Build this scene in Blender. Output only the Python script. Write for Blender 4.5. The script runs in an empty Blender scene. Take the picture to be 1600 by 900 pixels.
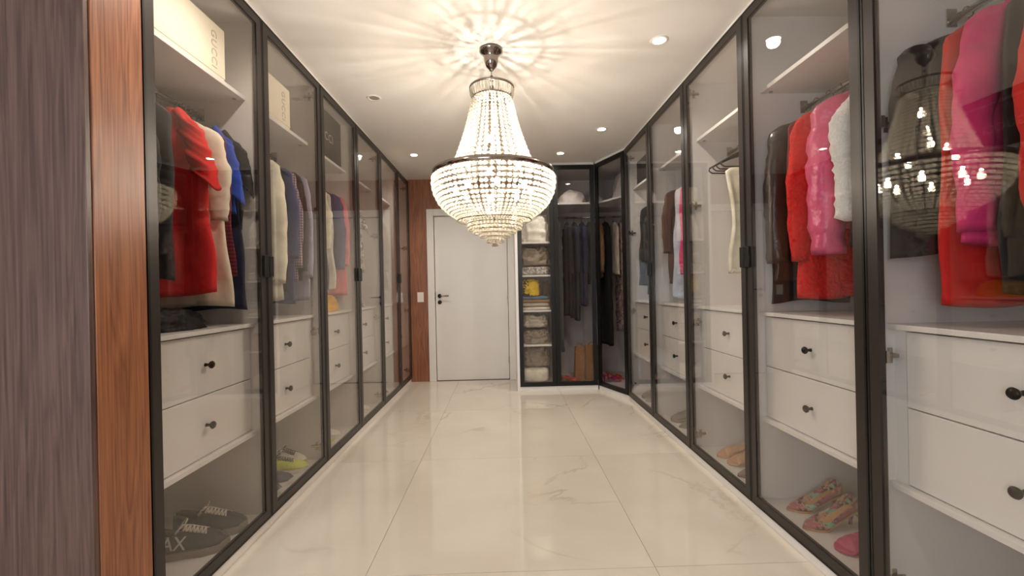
import bpy, math, random
from mathutils import Vector, Matrix, noise

PI = math.pi
scene = bpy.context.scene
COL = scene.collection

# ------------------------------------------------------------------ camera
YAW, PITCH, ROLL, CAMH, FPX = 0.0190, -0.0007, -0.0211, 1.166, 670.0
cy, sy, cp, sp, cr, sr = math.cos(YAW), math.sin(YAW), math.cos(PITCH), math.sin(PITCH), math.cos(ROLL), math.sin(ROLL)
fwd = Vector((sy * cp, cy * cp, sp))
rgt0 = Vector((cy, -sy, 0))
up0 = rgt0.cross(fwd)
rgt = rgt0 * cr + up0 * sr
upv = up0 * cr - rgt0 * sr
cam_data = bpy.data.cameras.new('camera')
cam_data.sensor_width = 36.0
cam_data.lens = FPX / 1600.0 * 36.0
cam_data.clip_start = 0.02
cam = bpy.data.objects.new('camera', cam_data)
cam.matrix_world = Matrix(((rgt.x, upv.x, -fwd.x, 0), (rgt.y, upv.y, -fwd.y, 0), (rgt.z, upv.z, -fwd.z, CAMH), (0, 0, 0, 1)))
COL.objects.link(cam)
scene.camera = cam

# ------------------------------------------------------------------ world and exposure
world = bpy.data.worlds.new('world')
scene.world = world
world.use_nodes = True
world.node_tree.nodes['Background'].inputs[0].default_value = (0.9, 0.85, 0.8, 1)
world.node_tree.nodes['Background'].inputs[1].default_value = 0.05
vs = scene.view_settings
vs.view_transform = 'Standard'
vs.look = 'None'
vs.gamma = 1.0
vs.use_curve_mapping = False
vs.exposure = 0.05
scene.cycles.use_denoising = True
scene.cycles.max_bounces = 9
scene.cycles.diffuse_bounces = 5
scene.cycles.glossy_bounces = 5
scene.cycles.transmission_bounces = 4
scene.cycles.transparent_max_bounces = 40
scene.cycles.caustics_reflective = False
scene.cycles.caustics_refractive = False
scene.cycles.sample_clamp_indirect = 4.0

BULB_W = 4.2        # each chandelier bulb
TOP_W = 7.0        # the bulbs high in the cone
DOWN_W = 38.0       # each recessed spot
WARM = (1.0, 0.915, 0.81)
# daylight entering by the window in the wall behind the camera
win_l = bpy.data.lights.new('daylight', 'AREA')
win_l.shape = 'RECTANGLE'
win_l.size, win_l.size_y = 1.5, 1.5
win_l.energy = 78.0
win_l.color = (0.78, 0.87, 1.0)
win_o = bpy.data.objects.new('daylight', win_l)
win_o.location = (-1.3, -2.02, 1.45)
win_o.rotation_euler = (math.radians(90), 0, 0)
COL.objects.link(win_o)

# ------------------------------------------------------------------ dimensions (metres)
XL, XR = 1.18, 1.238            # door planes left / right of the camera axis
ZB, ZT, ZC = 0.052, 2.53, 2.56  # door bottom, door top, ceiling
DEP = 0.60                      # cabinet depth
YB = 5.45                       # rear wall
RAIL_D, RAIL_Z = 0.30, 2.04
SHELF_Z = 2.14
Z_FLOOR = 0.070                 # inside floor of the cabinets


# ------------------------------------------------------------------ materials
def lin(c):
    c = c / 255.0
    return c / 12.92 if c <= 0.04045 else ((c + 0.055) / 1.055) ** 2.4


def rgb(r, g, b):
    return (lin(r), lin(g), lin(b), 1.0)


def newmat(name):
    m = bpy.data.materials.new(name)
    m.use_nodes = True
    nt = m.node_tree
    return m, nt, nt.nodes['Principled BSDF'], nt.nodes['Material Output']


def nd(nt, typ, **kw):
    n = nt.nodes.new(typ)
    for k, v in kw.items():
        if hasattr(n, k):
            setattr(n, k, v)
        else:
            n.inputs[k.replace('_', ' ')].default_value = v
    return n


def coords(nt, scale=(1, 1, 1), kind='Object', rot=(0, 0, 0)):
    tc = nd(nt, 'ShaderNodeTexCoord')
    mp = nd(nt, 'ShaderNodeMapping')
    mp.inputs['Scale'].default_value = scale
    mp.inputs['Rotation'].default_value = rot
    nt.links.new(tc.outputs[kind], mp.inputs['Vector'])
    return mp.outputs['Vector']


def ramp(nt, fac, stops):
    r = nd(nt, 'ShaderNodeValToRGB')
    e = r.color_ramp.elements
    while len(e) < len(stops):
        e.new(0.5)
    for i, (p, c) in enumerate(stops):
        e[i].position = p
        e[i].color = c
    nt.links.new(fac, r.inputs['Fac'])
    return r.outputs['Color']


def bump(nt, bsdf, fac, strength, dist=0.002):
    b = nd(nt, 'ShaderNodeBump')
    b.inputs['Strength'].default_value = strength
    b.inputs['Distance'].default_value = dist
    nt.links.new(fac, b.inputs['Height'])
    nt.links.new(b.outputs['Normal'], bsdf.inputs['Normal'])


def plain(name, col, rough=0.5, metal=0.0, var=0.04, scale=6.0, spec=0.5, relief=0.0):
    m, nt, b, o = newmat(name)
    n = nd(nt, 'ShaderNodeTexNoise')
    n.inputs['Scale'].default_value = scale
    n.inputs['Detail'].default_value = 4
    nt.links.new(coords(nt), n.inputs['Vector'])
    c0 = tuple(x * (1 - var) for x in col[:3]) + (1,)
    c1 = tuple(min(1, x * (1 + var)) for x in col[:3]) + (1,)
    nt.links.new(ramp(nt, n.outputs['Fac'], [(0.3, c0), (0.7, c1)]), b.inputs['Base Color'])
    b.inputs['Roughness'].default_value = rough
    b.inputs['Metallic'].default_value = metal
    b.inputs['Specular IOR Level'].default_value = spec
    if relief:
        bump(nt, b, n.outputs['Fac'], relief, 0.012)
    return m


def fabric(name, col, rough=0.85, var=0.16, scale=14.0, weave=420.0, sheen=0.02, wr=0.25):
    m, nt, b, o = newmat(name)
    v = coords(nt)
    n = nd(nt, 'ShaderNodeTexNoise')
    n.inputs['Scale'].default_value = scale
    n.inputs['Detail'].default_value = 5
    nt.links.new(v, n.inputs['Vector'])
    c0 = tuple(x * (1 - var) for x in col[:3]) + (1,)
    c1 = tuple(min(1, x * (1 + var)) for x in col[:3]) + (1,)
    nt.links.new(ramp(nt, n.outputs['Fac'], [(0.3, c0), (0.7, c1)]), b.inputs['Base Color'])
    b.inputs['Roughness'].default_value = rough
    b.inputs['Sheen Weight'].default_value = sheen
    bump(nt, b, n.outputs['Fac'], wr, 0.02)
    return m


def striped(name, c_a, c_b, freq=60.0, axis='X', plaid=False, c_c=None):
    m, nt, b, o = newmat(name)
    v = coords(nt)
    w = nd(nt, 'ShaderNodeTexWave', bands_direction=axis)
    w.inputs['Scale'].default_value = freq
    w.inputs['Distortion'].default_value = 0.6
    nt.links.new(v, w.inputs['Vector'])
    c = ramp(nt, w.outputs['Fac'], [(0.45, c_a), (0.55, c_b)])
    if plaid:
        w2 = nd(nt, 'ShaderNodeTexWave', bands_direction='Z')
        w2.inputs['Scale'].default_value = freq * 0.8
        w2.inputs['Distortion'].default_value = 0.6
        nt.links.new(v, w2.inputs['Vector'])
        c2 = ramp(nt, w2.outputs['Fac'], [(0.45, c_c or c_a), (0.55, c_b)])
        mx = nd(nt, 'ShaderNodeMixRGB')
        mx.inputs['Fac'].default_value = 0.5
        nt.links.new(c, mx.inputs[1])
        nt.links.new(c2, mx.inputs[2])
        c = mx.outputs[0]
    nt.links.new(c, b.inputs['Base Color'])
    b.inputs['Roughness'].default_value = 0.85
    return m


def patches(name, cols, scale=9.0, rough=0.8, distort=True, bumpy=0.0):
    """irregular printed patches (floral, camouflage, snakeskin)"""
    m, nt, b, o = newmat(name)
    v = coords(nt)
    if distort:
        nz = nd(nt, 'ShaderNodeTexNoise')
        nz.inputs['Scale'].default_value = scale * 1.5
        nt.links.new(v, nz.inputs['Vector'])
        mx = nd(nt, 'ShaderNodeMixRGB')
        mx.inputs['Fac'].default_value = 0.12
        nt.links.new(v, mx.inputs[1])
        nt.links.new(nz.outputs['Color'], mx.inputs[2])
        v = mx.outputs[0]
    vo = nd(nt, 'ShaderNodeTexVoronoi')
    vo.inputs['Scale'].default_value = scale
    nt.links.new(v, vo.inputs['Vector'])
    sep = nd(nt, 'ShaderNodeSeparateColor')
    nt.links.new(vo.outputs['Color'], sep.inputs[0])
    k = len(cols)
    r = nd(nt, 'ShaderNodeValToRGB')
    r.color_ramp.interpolation = 'CONSTANT'
    e = r.color_ramp.elements
    while len(e) < k:
        e.new(0.5)
    for i, c in enumerate(cols):
        e[i].position = i / k
        e[i].color = c
    nt.links.new(sep.outputs[0], r.inputs['Fac'])
    nt.links.new(r.outputs['Color'], b.inputs['Base Color'])
    b.inputs['Roughness'].default_value = rough
    if bumpy:
        v2 = nd(nt, 'ShaderNodeTexVoronoi')
        v2.inputs['Scale'].default_value = scale * 9
        nt.links.new(v, v2.inputs['Vector'])
        bump(nt, b, v2.outputs['Distance'], bumpy, 0.002)
    return m


def wood(name, dark, light, rough=0.38):
    m, nt, b, o = newmat(name)
    v = coords(nt, (1, 1, 1))
    mp = nd(nt, 'ShaderNodeMapping')
    mp.inputs['Scale'].default_value = (9, 9, 0.55)
    nt.links.new(v, mp.inputs['Vector'])
    n1 = nd(nt, 'ShaderNodeTexNoise')
    n1.inputs['Scale'].default_value = 1.6
    n1.inputs['Detail'].default_value = 3
    n1.inputs['Distortion'].default_value = 0.4
    nt.links.new(mp.outputs[0], n1.inputs['Vector'])
    mul = nd(nt, 'ShaderNodeMath', operation='MULTIPLY')
    mul.inputs[1].default_value = 9.0
    nt.links.new(n1.outputs['Fac'], mul.inputs[0])
    fr = nd(nt, 'ShaderNodeMath', operation='PINGPONG')
    fr.inputs[1].default_value = 0.5
    nt.links.new(mul.outputs[0], fr.inputs[0])
    mp2 = nd(nt, 'ShaderNodeMapping')
    mp2.inputs['Scale'].default_value = (160, 160, 3.0)
    nt.links.new(v, mp2.inputs['Vector'])
    n2 = nd(nt, 'ShaderNodeTexNoise')
    n2.inputs['Scale'].default_value = 1.0
    n2.inputs['Detail'].default_value = 6
    nt.links.new(mp2.outputs[0], n2.inputs['Vector'])
    ad = nd(nt, 'ShaderNodeMath', operation='MULTIPLY_ADD')
    ad.inputs[1].default_value = 0.55
    nt.links.new(fr.outputs[0], ad.inputs[0])
    nt.links.new(n2.outputs['Fac'], ad.inputs[2])
    mid = tuple((a + c) / 2 for a, c in zip(dark, light))
    nt.links.new(ramp(nt, ad.outputs[0], [(0.36, dark), (0.62, mid), (0.9, light)]), b.inputs['Base Color'])
    b.inputs['Roughness'].default_value = rough
    bump(nt, b, n2.outputs['Fac'], 0.25, 0.001)
    return m


def marble(name):
    m, nt, b, o = newmat(name)
    tc = nd(nt, 'ShaderNodeTexCoord')
    oi = nd(nt, 'ShaderNodeObjectInfo')
    off = nd(nt, 'ShaderNodeVectorMath', operation='SCALE')
    off.inputs['Scale'].default_value = 17.0
    cmb = nd(nt, 'ShaderNodeCombineXYZ')
    nt.links.new(oi.outputs['Random'], cmb.inputs[0])
    nt.links.new(oi.outputs['Random'], cmb.inputs[1])
    nt.links.new(cmb.outputs[0], off.inputs[0])
    add = nd(nt, 'ShaderNodeVectorMath', operation='ADD')
    nt.links.new(tc.outputs['Object'], add.inputs[0])
    nt.links.new(off.outputs[0], add.inputs[1])
    cl = nd(nt, 'ShaderNodeTexNoise')
    cl.inputs['Scale'].default_value = 1.6
    cl.inputs['Detail'].default_value = 6
    nt.links.new(add.outputs[0], cl.inputs['Vector'])
    vn = nd(nt, 'ShaderNodeTexNoise')
    vn.inputs['Scale'].default_value = 0.9
    vn.inputs['Detail'].default_value = 7
    vn.inputs['Roughness'].default_value = 0.55
    vn.inputs['Distortion'].default_value = 0.9
    nt.links.new(add.outputs[0], vn.inputs['Vector'])
    s = nd(nt, 'ShaderNodeMath', operation='SUBTRACT')
    s.inputs[1].default_value = 0.5
    nt.links.new(vn.outputs['Fac'], s.inputs[0])
    a = nd(nt, 'ShaderNodeMath', operation='ABSOLUTE')
    nt.links.new(s.outputs[0], a.inputs[0])
    base = ramp(nt, cl.outputs['Fac'], [(0.3, rgb(208, 197, 181)), (0.7, rgb(220, 210, 196))])
    vein = ramp(nt, a.outputs[0], [(0.0, (1, 1, 1, 1)), (0.016, (0, 0, 0, 1))])
    msk = nd(nt, 'ShaderNodeTexNoise')
    msk.inputs['Scale'].default_value = 1.3
    nt.links.new(add.outputs[0], msk.inputs['Vector'])
    mr = ramp(nt, msk.outputs['Fac'], [(0.48, (0, 0, 0, 1)), (0.66, (0.6, 0.6, 0.6, 1))])
    mm = nd(nt, 'ShaderNodeMath', operation='MULTIPLY')
    nt.links.new(vein, mm.inputs[0])
    nt.links.new(mr, mm.inputs[1])
    mx = nd(nt, 'ShaderNodeMixRGB')
    nt.links.new(mm.outputs[0], mx.inputs['Fac'])
    nt.links.new(base, mx.inputs[1])
    mx.inputs[2].default_value = rgb(168, 152, 132)
    nt.links.new(mx.outputs[0], b.inputs['Base Color'])
    b.inputs['Roughness'].default_value = 0.06
    b.inputs['IOR'].default_value = 1.7
    return m


def pane_mat(name, tint, f0):
    """thin smoked pane: straight-through tint plus a mirror reflection that grows at grazing angles"""
    m, nt, b, o = newmat(name)
    nt.nodes.remove(b)
    lw = nd(nt, 'ShaderNodeLayerWeight')
    lw.inputs['Blend'].default_value = 0.5
    pw = nd(nt, 'ShaderNodeMath', operation='POWER')
    pw.inputs[1].default_value = 5.0
    nt.links.new(lw.outputs['Facing'], pw.inputs[0])
    ma = nd(nt, 'ShaderNodeMath', operation='MULTIPLY_ADD')
    ma.inputs[1].default_value = 1 - f0
    ma.inputs[2].default_value = f0
    nt.links.new(pw.outputs[0], ma.inputs[0])
    tr = nd(nt, 'ShaderNodeBsdfTransparent')
    tr.inputs[0].default_value = tint
    gl = nd(nt, 'ShaderNodeBsdfGlossy')
    gl.inputs['Roughness'].default_value = 0.0
    gl.inputs['Color'].default_value = (1, 0.97, 0.93, 1)
    mx = nd(nt, 'ShaderNodeMixShader')
    nt.links.new(ma.outputs[0], mx.inputs[0])
    nt.links.new(tr.outputs[0], mx.inputs[1])
    nt.links.new(gl.outputs[0], mx.inputs[2])
    nt.links.new(mx.outputs[0], o.inputs['Surface'])
    return m


def crystal_mat(name):
    m, nt, b, o = newmat(name)
    nt.nodes.remove(b)
    tr = nd(nt, 'ShaderNodeBsdfTransparent')
    tr.inputs[0].default_value = (1, 0.97, 0.91, 1)
    tl = nd(nt, 'ShaderNodeBsdfTranslucent')
    tl.inputs[0].default_value = (0.80, 0.76, 0.66, 1)
    gl = nd(nt, 'ShaderNodeBsdfGlossy')
    gl.inputs['Roughness'].default_value = 0.05
    lw = nd(nt, 'ShaderNodeLayerWeight')
    lw.inputs['Blend'].default_value = 0.4
    c = nd(nt, 'ShaderNodeMixShader')
    nt.links.new(lw.outputs['Facing'], c.inputs[0])
    nt.links.new(tr.outputs[0], c.inputs[1])
    nt.links.new(gl.outputs[0], c.inputs[2])
    d = nd(nt, 'ShaderNodeMixShader')
    d.inputs[0].default_value = 0.33
    nt.links.new(c.outputs[0], d.inputs[1])
    nt.links.new(tl.outputs[0], d.inputs[2])
    nt.links.new(d.outputs[0], o.inputs['Surface'])
    return m


def glow(name, col, strength):
    m, nt, b, o = newmat(name)
    nt.nodes.remove(b)
    e = nd(nt, 'ShaderNodeEmission')
    e.inputs[0].default_value = col
    e.inputs[1].default_value = strength
    nt.links.new(e.outputs[0], o.inputs['Surface'])
    return m


M = {}
M['ceiling'] = plain('ceiling paint', rgb(228, 220, 212), 0.7, var=0.015, scale=2)
M['wallpaint'] = plain('wall paint', rgb(220, 212, 204), 0.8, var=0.02)
M['laminate'] = plain('white laminate', rgb(218, 212, 207), 0.45, var=0.02, scale=3)
M['drawer'] = plain('white drawer lacquer', rgb(232, 228, 224), 0.3, var=0.015, scale=3)
M['wood'] = wood('reddish brown wood veneer', rgb(106, 60, 36), rgb(160, 102, 68))
M['wood_shaded'] = wood('wood veneer with shade in its colour', rgb(66, 45, 40), rgb(102, 77, 69))  # same pier wood, the shade of its unlit front put into the colour
M['marble'] = marble('polished cream marble')
M['grout'] = plain('grout', rgb(150, 134, 112), 0.9)
M['bronze'] = plain('dark bronze anodised frame', rgb(50, 43, 39), 0.35, metal=0.3, var=0.06)
M['blackmetal'] = plain('black metal', rgb(14, 13, 13), 0.35, metal=0.3)
M['knob'] = plain('dark knob metal', rgb(40, 35, 31), 0.3, metal=0.7)
M['nickel'] = plain('nickel', rgb(170, 160, 148), 0.25, metal=1.0)
M['chrome'] = plain('chrome', rgb(205, 200, 195), 0.08, metal=1.0, var=0.01)
M['chrome_dark'] = plain('dark chrome', rgb(150, 140, 132), 0.12, metal=1.0, var=0.02)
M['clear'] = pane_mat('clear window pane', (0.98, 0.99, 0.98, 1), 0.04)
M['pane'] = pane_mat('smoked glass pane', (0.945, 0.938, 0.93, 1), 0.05)
M['pane_dark'] = pane_mat('dark smoked glass pane', (0.80, 0.79, 0.80, 1), 0.03)
M['crystal'] = crystal_mat('crystal bead')
M['bulb'] = glow('lit bulb', (1, 0.9, 0.72, 1), 60)
M['lens'] = glow('lit downlight lens', (1, 0.92, 0.8, 1), 40)
M['lens_off'] = plain('unlit lens', rgb(150, 140, 125), 0.3)
M['doorpaint'] = plain('door lacquer', rgb(226, 220, 212), 0.4, var=0.012)
M['plastic'] = plain('white plastic', rgb(232, 222, 214), 0.35)
M['cardboard'] = plain('ivory paper', rgb(240, 230, 208), 0.6, var=0.015)
M['blackbox'] = plain('black paper', rgb(34, 31, 30), 0.55, var=0.05)
M['emboss'] = plain('embossed grey', rgb(190, 178, 152), 0.5)
M['printwhite'] = plain('silver print', rgb(205, 200, 192), 0.4)
M['kraft'] = fabric('kraft paper', rgb(176, 122, 66), 0.7, var=0.12, scale=20, sheen=0)
M['velvet'] = plain('black hanger', rgb(20, 18, 17), 0.6)
M['wire'] = plain('steel wire', rgb(120, 112, 105), 0.3, metal=0.9)


def fab(key, r, g, b, **kw):
    M[key] = fabric(key.replace('_', ' ') + ' cloth', rgb(r, g, b), **kw)


fab('red', 200, 22, 16); fab('deepred', 150, 16, 16); fab('cream', 226, 212, 190); fab('black', 26, 24, 25)
fab('navy', 28, 32, 62); fab('blue', 38, 74, 176); fab('lavender', 186, 178, 204); fab('charcoal', 62, 57, 58)
fab('ivory', 232, 224, 202); fab('darkgreen', 30, 40, 38); fab('darkbrown', 58, 45, 40); fab('greylav', 168, 162, 182)
fab('slate', 74, 80, 118); fab('pink', 226, 130, 138); fab('yellow', 232, 176, 34); fab('greyfab', 150, 142, 132)
fab('hotpink', 214, 48, 112); fab('paleblue', 198, 206, 222); fab('brown', 92, 64, 52); fab('tan', 158, 122, 84)
fab('taupe', 150, 136, 118); fab('linen', 196, 186, 168); fab('white', 228, 222, 212); fab('steelblue', 98, 128, 158)
fab('nightblue', 24, 27, 46); fab('offblack', 36, 33, 34); fab('olive', 178, 186, 40, scale=20)
fab('quilt_red', 222, 30, 24, scale=60, wr=0.9); fab('fur', 246, 243, 238, scale=120, var=0.06, wr=0.5)
M['puffer_pink'] = plain('shiny pink nylon', rgb(226, 92, 132), 0.28, var=0.10, scale=26, relief=0.8)
M['leather'] = plain('dark brown leather', rgb(42, 33, 31), 0.32, var=0.25, scale=22, relief=0.6)
M['leather_red'] = plain('dark red leather', rgb(150, 30, 28), 0.4, var=0.25, scale=18)
M['stripe'] = striped('fine grey white stripe', rgb(206, 200, 208), rgb(96, 92, 110), 55)
M['plaid'] = striped('blue red plaid', rgb(46, 50, 92), rgb(196, 180, 184), 24, plaid=True, c_c=rgb(120, 28, 40))
M['plaid_red'] = striped('dark red plaid', rgb(120, 22, 30), rgb(60, 18, 40), 22, plaid=True, c_c=rgb(150, 40, 44))
M['floral'] = patches('floral print', [rgb(226, 214, 206), rgb(200, 96, 80), rgb(214, 200, 196), rgb(60, 76, 70), rgb(228, 150, 130), rgb(236, 228, 222)], 34)
M['greyprint'] = patches('grey leaf print', [rgb(200, 194, 186), rgb(120, 116, 108), rgb(216, 210, 202), rgb(150, 144, 136)], 26)
M['yellowprint'] = patches('yellow black print', [rgb(226, 190, 30), rgb(230, 196, 40), rgb(34, 30, 26), rgb(222, 184, 28)], 22)
M['snake'] = patches('coloured snakeskin', [rgb(170, 96, 96), rgb(196, 128, 100), rgb(150, 196, 160), rgb(92, 66, 60), rgb(186, 92, 108), rgb(204, 160, 128)], 30, 0.35, bumpy=0.8)
M['sneaker_black'] = fabric('charcoal suede', rgb(42, 37, 35), var=0.1, scale=40)
M['sole_grey'] = plain('grey rubber', rgb(138, 126, 112), 0.7)
M['sole_white'] = plain('white rubber', rgb(220, 214, 204), 0.6)
M['lace'] = fabric('cotton lace', rgb(208, 198, 180), scale=60)
M['insole_tan'] = plain('tan insole', rgb(190, 140, 96), 0.6)
M['nude'] = plain('tan leather', rgb(196, 146, 102), 0.4)
M['magenta'] = plain('magenta satin', rgb(176, 44, 92), 0.4)
M['neon'] = plain('neon yellow mesh', rgb(206, 214, 60), 0.5, var=0.15, scale=60)
M['navyshoe'] = fabric('navy knit', rgb(46, 50, 76))
M['taupeshoe'] = plain('taupe suede', rgb(110, 96, 86), 0.8)
M['greyshoe'] = plain('grey suede', rgb(116, 108, 98), 0.8)
M['pinkshoe'] = plain('pale pink leather', rgb(222, 196, 184), 0.5)
M['redshoe'] = plain('orange red leather', rgb(206, 60, 26), 0.4)
M['brownstrap'] = plain('brown leather strap', rgb(108, 66, 54), 0.5)


# ------------------------------------------------------------------ mesh helpers
class MB:
    def __init__(self):
        self.v, self.f = [], []

    def add(self, vs_, fs_):
        o = len(self.v)
        self.v += [tuple(p) for p in vs_]
        self.f += [tuple(i + o for i in q) for q in fs_]
        return self

    def box(self, x0, x1, y0, y1, z0, z1):
        if x0 > x1: x0, x1 = x1, x0
        if y0 > y1: y0, y1 = y1, y0
        return self.add([(x0, y0, z0), (x1, y0, z0), (x1, y1, z0), (x0, y1, z0), (x0, y0, z1), (x1, y0, z1), (x1, y1, z1), (x0, y1, z1)],
                        [(0, 3, 2, 1), (4, 5, 6, 7), (0, 1, 5, 4), (1, 2, 6, 5), (2, 3, 7, 6), (3, 0, 4, 7)])

    def prism(self, poly, z0, z1):
        n = len(poly)
        vs_ = [(x, y, z0) for x, y in poly] + [(x, y, z1) for x, y in poly]
        return self.add(vs_, [tuple(range(n - 1, -1, -1)), tuple(range(n, 2 * n))] + [(i, (i + 1) % n, n + (i + 1) % n, n + i) for i in range(n)])

    def loft(self, rings, cap0=True, cap1=True):
        n = len(rings[0])
        vs_, fs_ = [], []
        for r in rings:
            vs_ += list(r)
        for k in range(len(rings) - 1):
            for i in range(n):
                j = (i + 1) % n
                fs_.append((k * n + i, k * n + j, (k + 1) * n + j, (k + 1) * n + i))
        if cap0: fs_.append(tuple(range(n - 1, -1, -1)))
        if cap1: fs_.append(tuple((len(rings) - 1) * n + i for i in range(n)))
        return self.add(vs_, fs_)

    def tube(self, pts, r, n=8, caps=True):
        pts = [Vector(p) for p in pts]
        rs = r if isinstance(r, (list, tuple)) else [r] * len(pts)
        rings, ref = [], None
        for i, p in enumerate(pts):
            a = pts[max(i - 1, 0)]
            c = pts[min(i + 1, len(pts) - 1)]
            t = (c - a)
            t = t.normalized() if t.length > 1e-9 else Vector((0, 0, 1))
            if ref is None:
                ref = Vector((0, 0, 1)) if abs(t.z) < 0.9 else Vector((1, 0, 0))
            u = (ref - t * ref.dot(t))
            u = u.normalized() if u.length > 1e-6 else t.orthogonal().normalized()
            ref = u
            w = t.cross(u)
            rings.append([p + (u * math.cos(2 * PI * k / n) + w * math.sin(2 * PI * k / n)) * rs[i] for k in range(n)])
        return self.loft(rings, caps, caps)

    def lathe(self, prof, n=24, c=(0, 0, 0), axis='Z', cap0=False, cap1=False):
        rings = []
        for r, z in prof:
            ring = []
            for k in range(n):
                a = 2 * PI * k / n
                x, y = r * math.cos(a), r * math.sin(a)
                ring.append((c[0] + x, c[1] + y, c[2] + z) if axis == 'Z' else (c[0] + x, c[1] - z, c[2] + y))
            rings.append(ring)
        return self.loft(rings, cap0, cap1)

    def ball(self, c, r, seg=6, rings=4, sz=1.0):
        rr = []
        for i in range(1, rings):
            ph = PI * i / rings
            rr.append([(c[0] + r * math.sin(ph) * math.cos(2 * PI * k / seg), c[1] + r * math.sin(ph) * math.sin(2 * PI * k / seg), c[2] + r * sz * math.cos(ph)) for k in range(seg)])
        o = len(self.v)
        self.loft(rr, False, False)
        m = len(rr)
        self.v += [(c[0], c[1], c[2] + r * sz), (c[0], c[1], c[2] - r * sz)]
        t = o + m * seg
        for k in range(seg):
            self.f.append((o + k, t, o + (k + 1) % seg))
            self.f.append((o + (m - 1) * seg + k, o + (m - 1) * seg + (k + 1) % seg, t + 1))
        return self

    def build(self, name, mat, parent=None, smooth=False, bevel=0.0):
        me = bpy.data.meshes.new(name)
        me.from_pydata(self.v, [], self.f)
        me.materials.append(M[mat] if isinstance(mat, str) else mat)
        if smooth:
            me.polygons.foreach_set('use_smooth', [True] * len(me.polygons))
        me.update()
        o = bpy.data.objects.new(name, me)
        COL.objects.link(o)
        if parent is not None:
            o.parent = parent
        if bevel:
            b = o.modifiers.new('bevel', 'BEVEL')
            b.width = bevel
            b.segments = 2
            b.limit_method = 'ANGLE'
        return o


def tag(o, label=None, cat=None, group=None, kind=None):
    if label: o['label'] = label
    if cat: o['category'] = cat
    if group: o['group'] = group
    if kind: o['kind'] = kind
    return o


def empty(name, loc, rz=0.0):
    o = bpy.data.objects.new(name, None)
    o.empty_display_size = 0.1
    o.location = loc
    o.rotation_euler = (0, 0, rz)
    COL.objects.link(o)
    return o


def copy_tree(o, parent=None):
    c = o.copy()
    COL.objects.link(c)
    c.parent = parent
    for ch in list(o.children):
        copy_tree(ch, c)
    return c


def text_mesh(name, txt, size, mat, parent, mw, extrude=0.001, spacing=1.0):
    cu = bpy.data.curves.new(name, 'FONT')
    cu.body = txt
    cu.size = size
    cu.extrude = extrude
    cu.space_character = spacing
    cu.align_x = 'CENTER'
    cu.align_y = 'CENTER'
    tmp = bpy.data.objects.new(name, cu)
    COL.objects.link(tmp)
    dg = bpy.context.evaluated_depsgraph_get()
    me = bpy.data.meshes.new_from_object(tmp.evaluated_get(dg))
    bpy.data.objects.remove(tmp)
    me.transform(mw)
    me.materials.clear()
    me.materials.append(M[mat])
    o = bpy.data.objects.new(name, me)
    COL.objects.link(o)
    o.parent = parent
    return o


def lerp_tab(tab, s):
    for (a, va), (b, vb) in zip(tab, tab[1:]):
        if s <= b:
            t = 0 if b == a else (s - a) / (b - a)
            t = max(0, min(1, t))
            return va + (vb - va) * t
    return tab[-1][1]


# ------------------------------------------------------------------ room shell
floor = tag(MB().box(-2.3, 2.3, -1.9, YB, -0.06, -0.004).build('floor', 'grout'), kind='structure')
TX = [-2.3, -1.78, -0.59, 0.60, 1.79, 2.3]
TY = [-1.9, -1.78, -0.60, 0.58, 1.76, 2.94, 4.12, 5.30, YB]
for i in range(len(TX) - 1):
    for j in range(len(TY) - 1):
        g = 0.0011
        cx, cyy = (TX[i] + TX[i + 1]) / 2, (TY[j] + TY[j + 1]) / 2
        hx, hy = (TX[i + 1] - TX[i]) / 2 - g, (TY[j + 1] - TY[j]) / 2 - g
        t = MB().box(-hx, hx, -hy, hy, -0.004, 0.0).build('tile', 'marble', floor)
        t.location = (cx, cyy, 0)
tag(MB().box(-2.3, 2.3, -1.9, YB + 0.1, ZC, ZC + 0.1).build('ceiling', 'ceiling'), kind='structure')
tag(MB().box(-2.4, -2.3, -1.9, YB + 0.1, 0, ZC).build('wall_left', 'wallpaint'), kind='structure')
tag(MB().box(2.3, 2.4, -1.9, YB + 0.1, 0, ZC).build('wall_right', 'wallpaint'), kind='structure')
tag(MB().box(-2.4, -2.1, -2.0, -1.9, 0, ZC).box(-0.5, 2.4, -2.0, -1.9, 0, ZC).box(-2.1, -0.5, -2.0, -1.9, 0, 0.65).box(-2.1, -0.5, -2.0, -1.9, 2.25, ZC).build('wall_behind', 'wallpaint'), kind='structure')
wn = tag(MB().box(-2.1, -2.05, -1.98, -1.9, 0.65, 2.25).box(-0.55, -0.5, -1.98, -1.9, 0.65, 2.25).box(-2.05, -0.55, -1.98, -1.9, 0.65, 0.70).box(-2.05, -0.55, -1.98, -1.9, 2.20, 2.25).build('window_1', 'plastic'), kind='structure')
MB().box(-2.05, -0.55, -1.945, -1.940, 0.70, 2.20).build('pane', 'clear', wn)
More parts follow.
